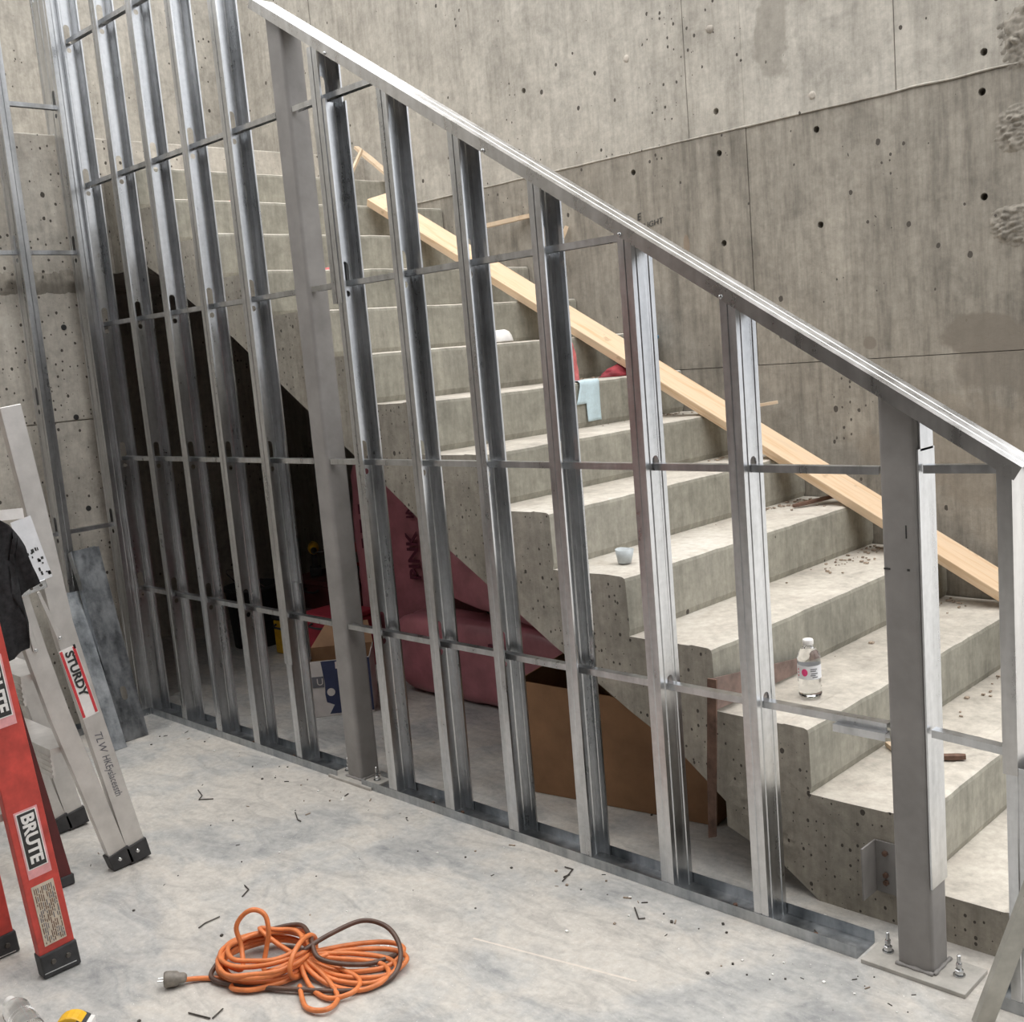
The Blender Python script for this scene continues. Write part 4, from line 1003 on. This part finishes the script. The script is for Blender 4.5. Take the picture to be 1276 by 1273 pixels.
# ------------------------------------------------------------------ extension cord in the foreground
def FP(x, y, z=0.0): return Vector((x, y, z))
CR = .0065
cord = thing('extension_cord', (2.5, -.95, 0), 'orange extension cord coiled in the foreground with a standing loop', 'cord')
pts = []
cxx, cyy = 2.455, -.935
A1 = Vector((.70, -.70, 0)); A2 = Vector((.71, .70, 0))          # image-right on the floor is about +x+y
rnd = random.Random(4)
IR = Vector((.71, .70, 0)).normalized(); IU = Vector((-.70, .71, 0)).normalized()
C0 = FP(2.445, -.935)
def coil(n, ra, rb, c, ph=0.0, z0=.007, dz=.009, j=.012):
    out = []
    for i in range(int(n * 12)):
        a = ph + 2 * PI * i / 12; k = i / 12
        out.append(c + IR * (ra * (1 + .10 * math.sin(k * 2.1)) * math.cos(a) + rnd.uniform(-j, j) * .5) + IU * (rb * (1 + .10 * math.cos(k * 1.7)) * math.sin(a) + rnd.uniform(-j, j) * .5) + Vector((0, 0, z0 + dz * k + rnd.uniform(0, .004))))
    return out
path = [FP(2.338, -1.105, .012), FP(2.36, -1.075, .009), FP(2.40, -1.04, .007), FP(2.455, -.99, .008)]
path += coil(5.0, .118, .105, C0 + IR * .01, -2.2, .010, .008)
# standing loop
e = path[-1]
b0 = C0 - IR * .045 + Vector((0, 0, .03)); 
path += [b0 - IU * .05, b0 + Vector((0, 0, .035)) - IR * .008, b0 + Vector((0, 0, .085)) - IR * .018 + IU * .01, b0 + Vector((0, 0, .118)) + IR * .005 + IU * .015, b0 + Vector((0, 0, .128)) + IR * .035 + IU * .015, b0 + Vector((0, 0, .112)) + IR * .062 + IU * .01, b0 + Vector((0, 0, .07)) + IR * .068, b0 + Vector((0, 0, .03)) + IR * .06 - IU * .01, b0 + IR * .055 - IU * .04 + Vector((0, 0, -.01))]
path += coil(2.6, .105, .088, C0 + IR * .012, -1.2, .045, .008)
# run to the right: long lazy loops
K = C0 + IR * .115 - IU * .035
def lobe(c, L, wv, ang, z0, z1):
    d = (IR * math.cos(ang) + IU * math.sin(ang)); s_ = (-IR * math.sin(ang) + IU * math.cos(ang))
    return [c + Vector((0, 0, .04)), c + d * L * .35 + s_ * wv * .8 + Vector((0, 0, z0)), c + d * L * .8 + s_ * wv + Vector((0, 0, z1)), c + d * L + Vector((0, 0, z1 * .7 + .007)), c + d * L * .8 - s_ * wv + Vector((0, 0, .010)), c + d * L * .35 - s_ * wv * .8 + Vector((0, 0, .012))]
for (L_, wv, ang, z0, z1) in ((.27, .055, -.05, .03, .02), (.24, .06, -.35, .02, .012), (.26, .05, .12, .035, .025), (.20, .05, -.75, .02, .012), (.25, .055, -.2, .03, .015), (.22, .04, -1.15, .02, .01)):
    path += lobe(K, L_, wv, ang, z0, z1)
bm = bmesh.new(); add_tube(bm, catmull(path, 6), CR, 8); finish('cable', bm, M_orange, cord, True)
bm = bmesh.new(); ring = [K + (IR * math.cos(.5) * .0) + (-IU * .62 + IR * .78) * 0 + Vector((0, 0, .045)) + (IR * .035 * math.cos(a) * .6 + IU * .07 * math.cos(a) + Vector((0, 0, 1)) * .042 * math.sin(a)) for a in [2 * PI * i / 14 for i in range(29)]]
add_tube(bm, catmull(ring, 3), CR, 8); finish('wrap_turn', bm, M_orange, cord, True)
bm = bmesh.new(); pd = (FP(2.338, -1.105, .014) - FP(2.36, -1.075, .012)).normalized()
add_lathe(bm, [(.008, -.006), (.013, 0), (.014, .012), (.019, .018), (.021, .045), (.019, .05)], FP(2.342, -1.108, .021), pd, 16); pg = finish('plug', bm, M_clearplug, cord, True)
for s_ in (-.007, .007):
    bm = bmesh.new(); pp = FP(2.342, -1.108, .021) + pd * .05 + Vector((pd.y, -pd.x, 0)) * s_; add_tube(bm, [pp, pp + pd * .016], .0022, 5); finish('prong', bm, M_zinc, pg)
path = [K + Vector((0, 0, .06)), K + IR * .07 + IU * .05 + Vector((0, 0, .075)), K + IR * .15 + IU * .085 + Vector((0, 0, .085)), K + IR * .22 + IU * .06 + Vector((0, 0, .07)), K + IR * .255 - IU * .01 + Vector((0, 0, .04)), K + IR * .235 - IU * .08 + Vector((0, 0, .012)), K + IR * .15 - IU * .12 + Vector((0, 0, .010)), K - IU * .10 + Vector((0, 0, .012)), C0 - IR * .10 - IU * .07 + Vector((0, 0, .012)), C0 - IR * .125 + Vector((0, 0, .02)), C0 - IR * .06 + IU * .09 + Vector((0, 0, .04)), C0 + IR * .07 + IU * .105 + Vector((0, 0, .06)), C0 + IR * .125 + IU * .02 + Vector((0, 0, .07)), K + IR * .05 - IU * .03 + Vector((0, 0, .05)), K + IR * .16 - IU * .02 + Vector((0, 0, .02)), K + IR * .24 + IU * .03 + Vector((0, 0, .012))]
bm = bmesh.new(); add_tube(bm, catmull(path, 8), CR, 8); tag(finish('brown_cord', bm, M_brownc, None, True), 'dark brown cord looped through the orange extension cord', 'cord')

# ------------------------------------------------------------------ odds and ends on the floor
def bent_wire(pts, r, label, name='steel_clip', mat=None):
    bm = bmesh.new(); add_tube(bm, pts, r, 5); return tag(finish(name, bm, mat or M_wire), label, 'clip')
for pts_, lab_ in (
    (((1.1417, -0.3815, .0035), (1.2069, -0.4022, .0035), (1.2319, -0.4300, .0035), (1.2736, -0.3940, .0035)), 'bent dark metal clip on the floor near the rear column'),
    (((1.9882, -0.7079, .0035), (2.0221, -0.7151, .0035), (2.0462, -0.7527, .0035)), 'small bent dark clip on the floor right of the ladder feet'),
    (((2.1059, -0.9326, .0035), (2.0965, -0.9065, .0035), (2.0985, -0.8606, .0035)), 'straight dark nail on the floor above the cord plug'),
    (((2.7224, -0.0529, .0035), (2.7528, -0.0507, .0035), (2.7776, -0.1253, .0035)), 'bent dark clip on the floor under the middle studs'),
    (((3.0460, -0.1245, .0035), (3.0925, -0.1659, .0035), (3.1040, -0.1524, .0035)), 'bent dark clip on the floor left of the front column'),
    (((3.4972, 0.0538, .0035), (3.5136, 0.0411, .0035), (3.5119, 0.0158, .0035)), 'short curled metal shaving on the floor before the floor track'),
    (((1.6511, -0.2896, .0035), (1.7119, -0.3215, .0035), (1.7333, -0.3229, .0035)), 'short bent wire offcut on the floor before the rear column'),
    (((2.4695, -1.1706, .0035), (2.5363, -1.1493, .0035)), 'dark screw on the floor below the cord plug'),
    (((2.5412, -1.1456, .0035), (2.5258, -1.1072, .0035)), 'thin dark nail on the floor beside the cord'),
    ): bent_wire(pts_, .0021, lab_)

def flake(c, r, label, mat=M_chip, seed=0):
    bm = bmesh.new(); n = 9; a_ = [bm.verts.new((c[0] + r * (1 + .4 * noise.noise(Vector((k * 1.3, seed, 0)))) * math.cos(2 * PI * k / n), c[1] + r * .6 * (1 + .4 * noise.noise(Vector((k * 1.7, 3, seed)))) * math.sin(2 * PI * k / n), .001)) for k in range(n)]
    t_ = bm.verts.new((c[0], c[1], .012)); t2 = bm.verts.new((c[0] + r * .4, c[1] + .004, .010))
    for k in range(n): bm.faces.new((a_[k], a_[(k + 1) % n], t_ if k < 5 or k == 8 else t2))
    bm.faces.new(a_[::-1])
    return tag(finish('plaster_chip', bm, mat), label, 'chip')
flake((2.625, -.672), .018, 'white plaster chip on the floor above the cord coil')
flake((1.70, -.12), .010, 'small white chip on the floor by the rear column plate', seed=4)
# yellow tool peeking in at the bottom edge
yt = thing('yellow_tape_measure', (2.325, -1.40, 0), 'yellow and black tape measure on the floor at the bottom edge', 'tape measure')
bm = bmesh.new(); c_ = Vector((2.325, -1.385, .002)); pr = [c_ + IR * .036 * math.cos(a) * (1.15 if math.cos(a) < 0 else 1) + Vector((0, 0, .034 + .034 * math.sin(a))) for a in [2 * PI * i / 18 for i in range(18)]]
add_prism(bm, pr, -IU * .042); finish('tape_case', bm, M_yellow, yt, False, .004)
bm = bmesh.new(); pr = [c_ + IR * (.012 + .022 * t_) + Vector((0, 0, z_)) + IU * .001 for t_, z_ in ((0, .004), (1, .004), (1.1, .05), (.3, .06))]; add_prism(bm, pr, -IU * .044); finish('rubber_grip', bm, M_black, yt)
bm = bmesh.new(); pr = [c_ + IR * (.026 + .02 * t_) + Vector((0, 0, z_)) + IU * .0015 for t_, z_ in ((0, .02), (1, .02), (1, .045), (0, .05))]; add_prism(bm, pr, -IU * .045); finish('white_badge', bm, M_white, yt)
# fine rubbish: screws, chips and dust
bm = bmesh.new(); rnd = random.Random(21)
for _ in range(190):
    u = rnd.random(); x = rnd.uniform(.25, 4.6); y = -abs(rnd.gauss(0, .12)) - .02 if u < .55 else rnd.uniform(-1.5, -.05)
    if u > .85: y = rnd.uniform(.12, .9)
    s_ = rnd.uniform(.0012, .004); Rm = Matrix.Translation((x, y, 0)) @ Matrix.Rotation(rnd.uniform(0, 6), 4, 'Z')
    if rnd.random() < .3: add_box(bm, (-s_ * 3, -s_ * .5, .0003), (s_ * 3, s_ * .5, s_), Rm, rnd.choice((0, 1)))
    else: add_box(bm, (-s_, -s_, .0003), (s_, s_ * .8, s_ * 1.3), Rm, rnd.choice((0, 0, 1, 2)))
tag(finish('floor_rubbish', bm, [M_wire, M_dust, M_chip]), 'tiny screws, chips and dust strewn over the concrete floor', 'debris', None, 'stuff')
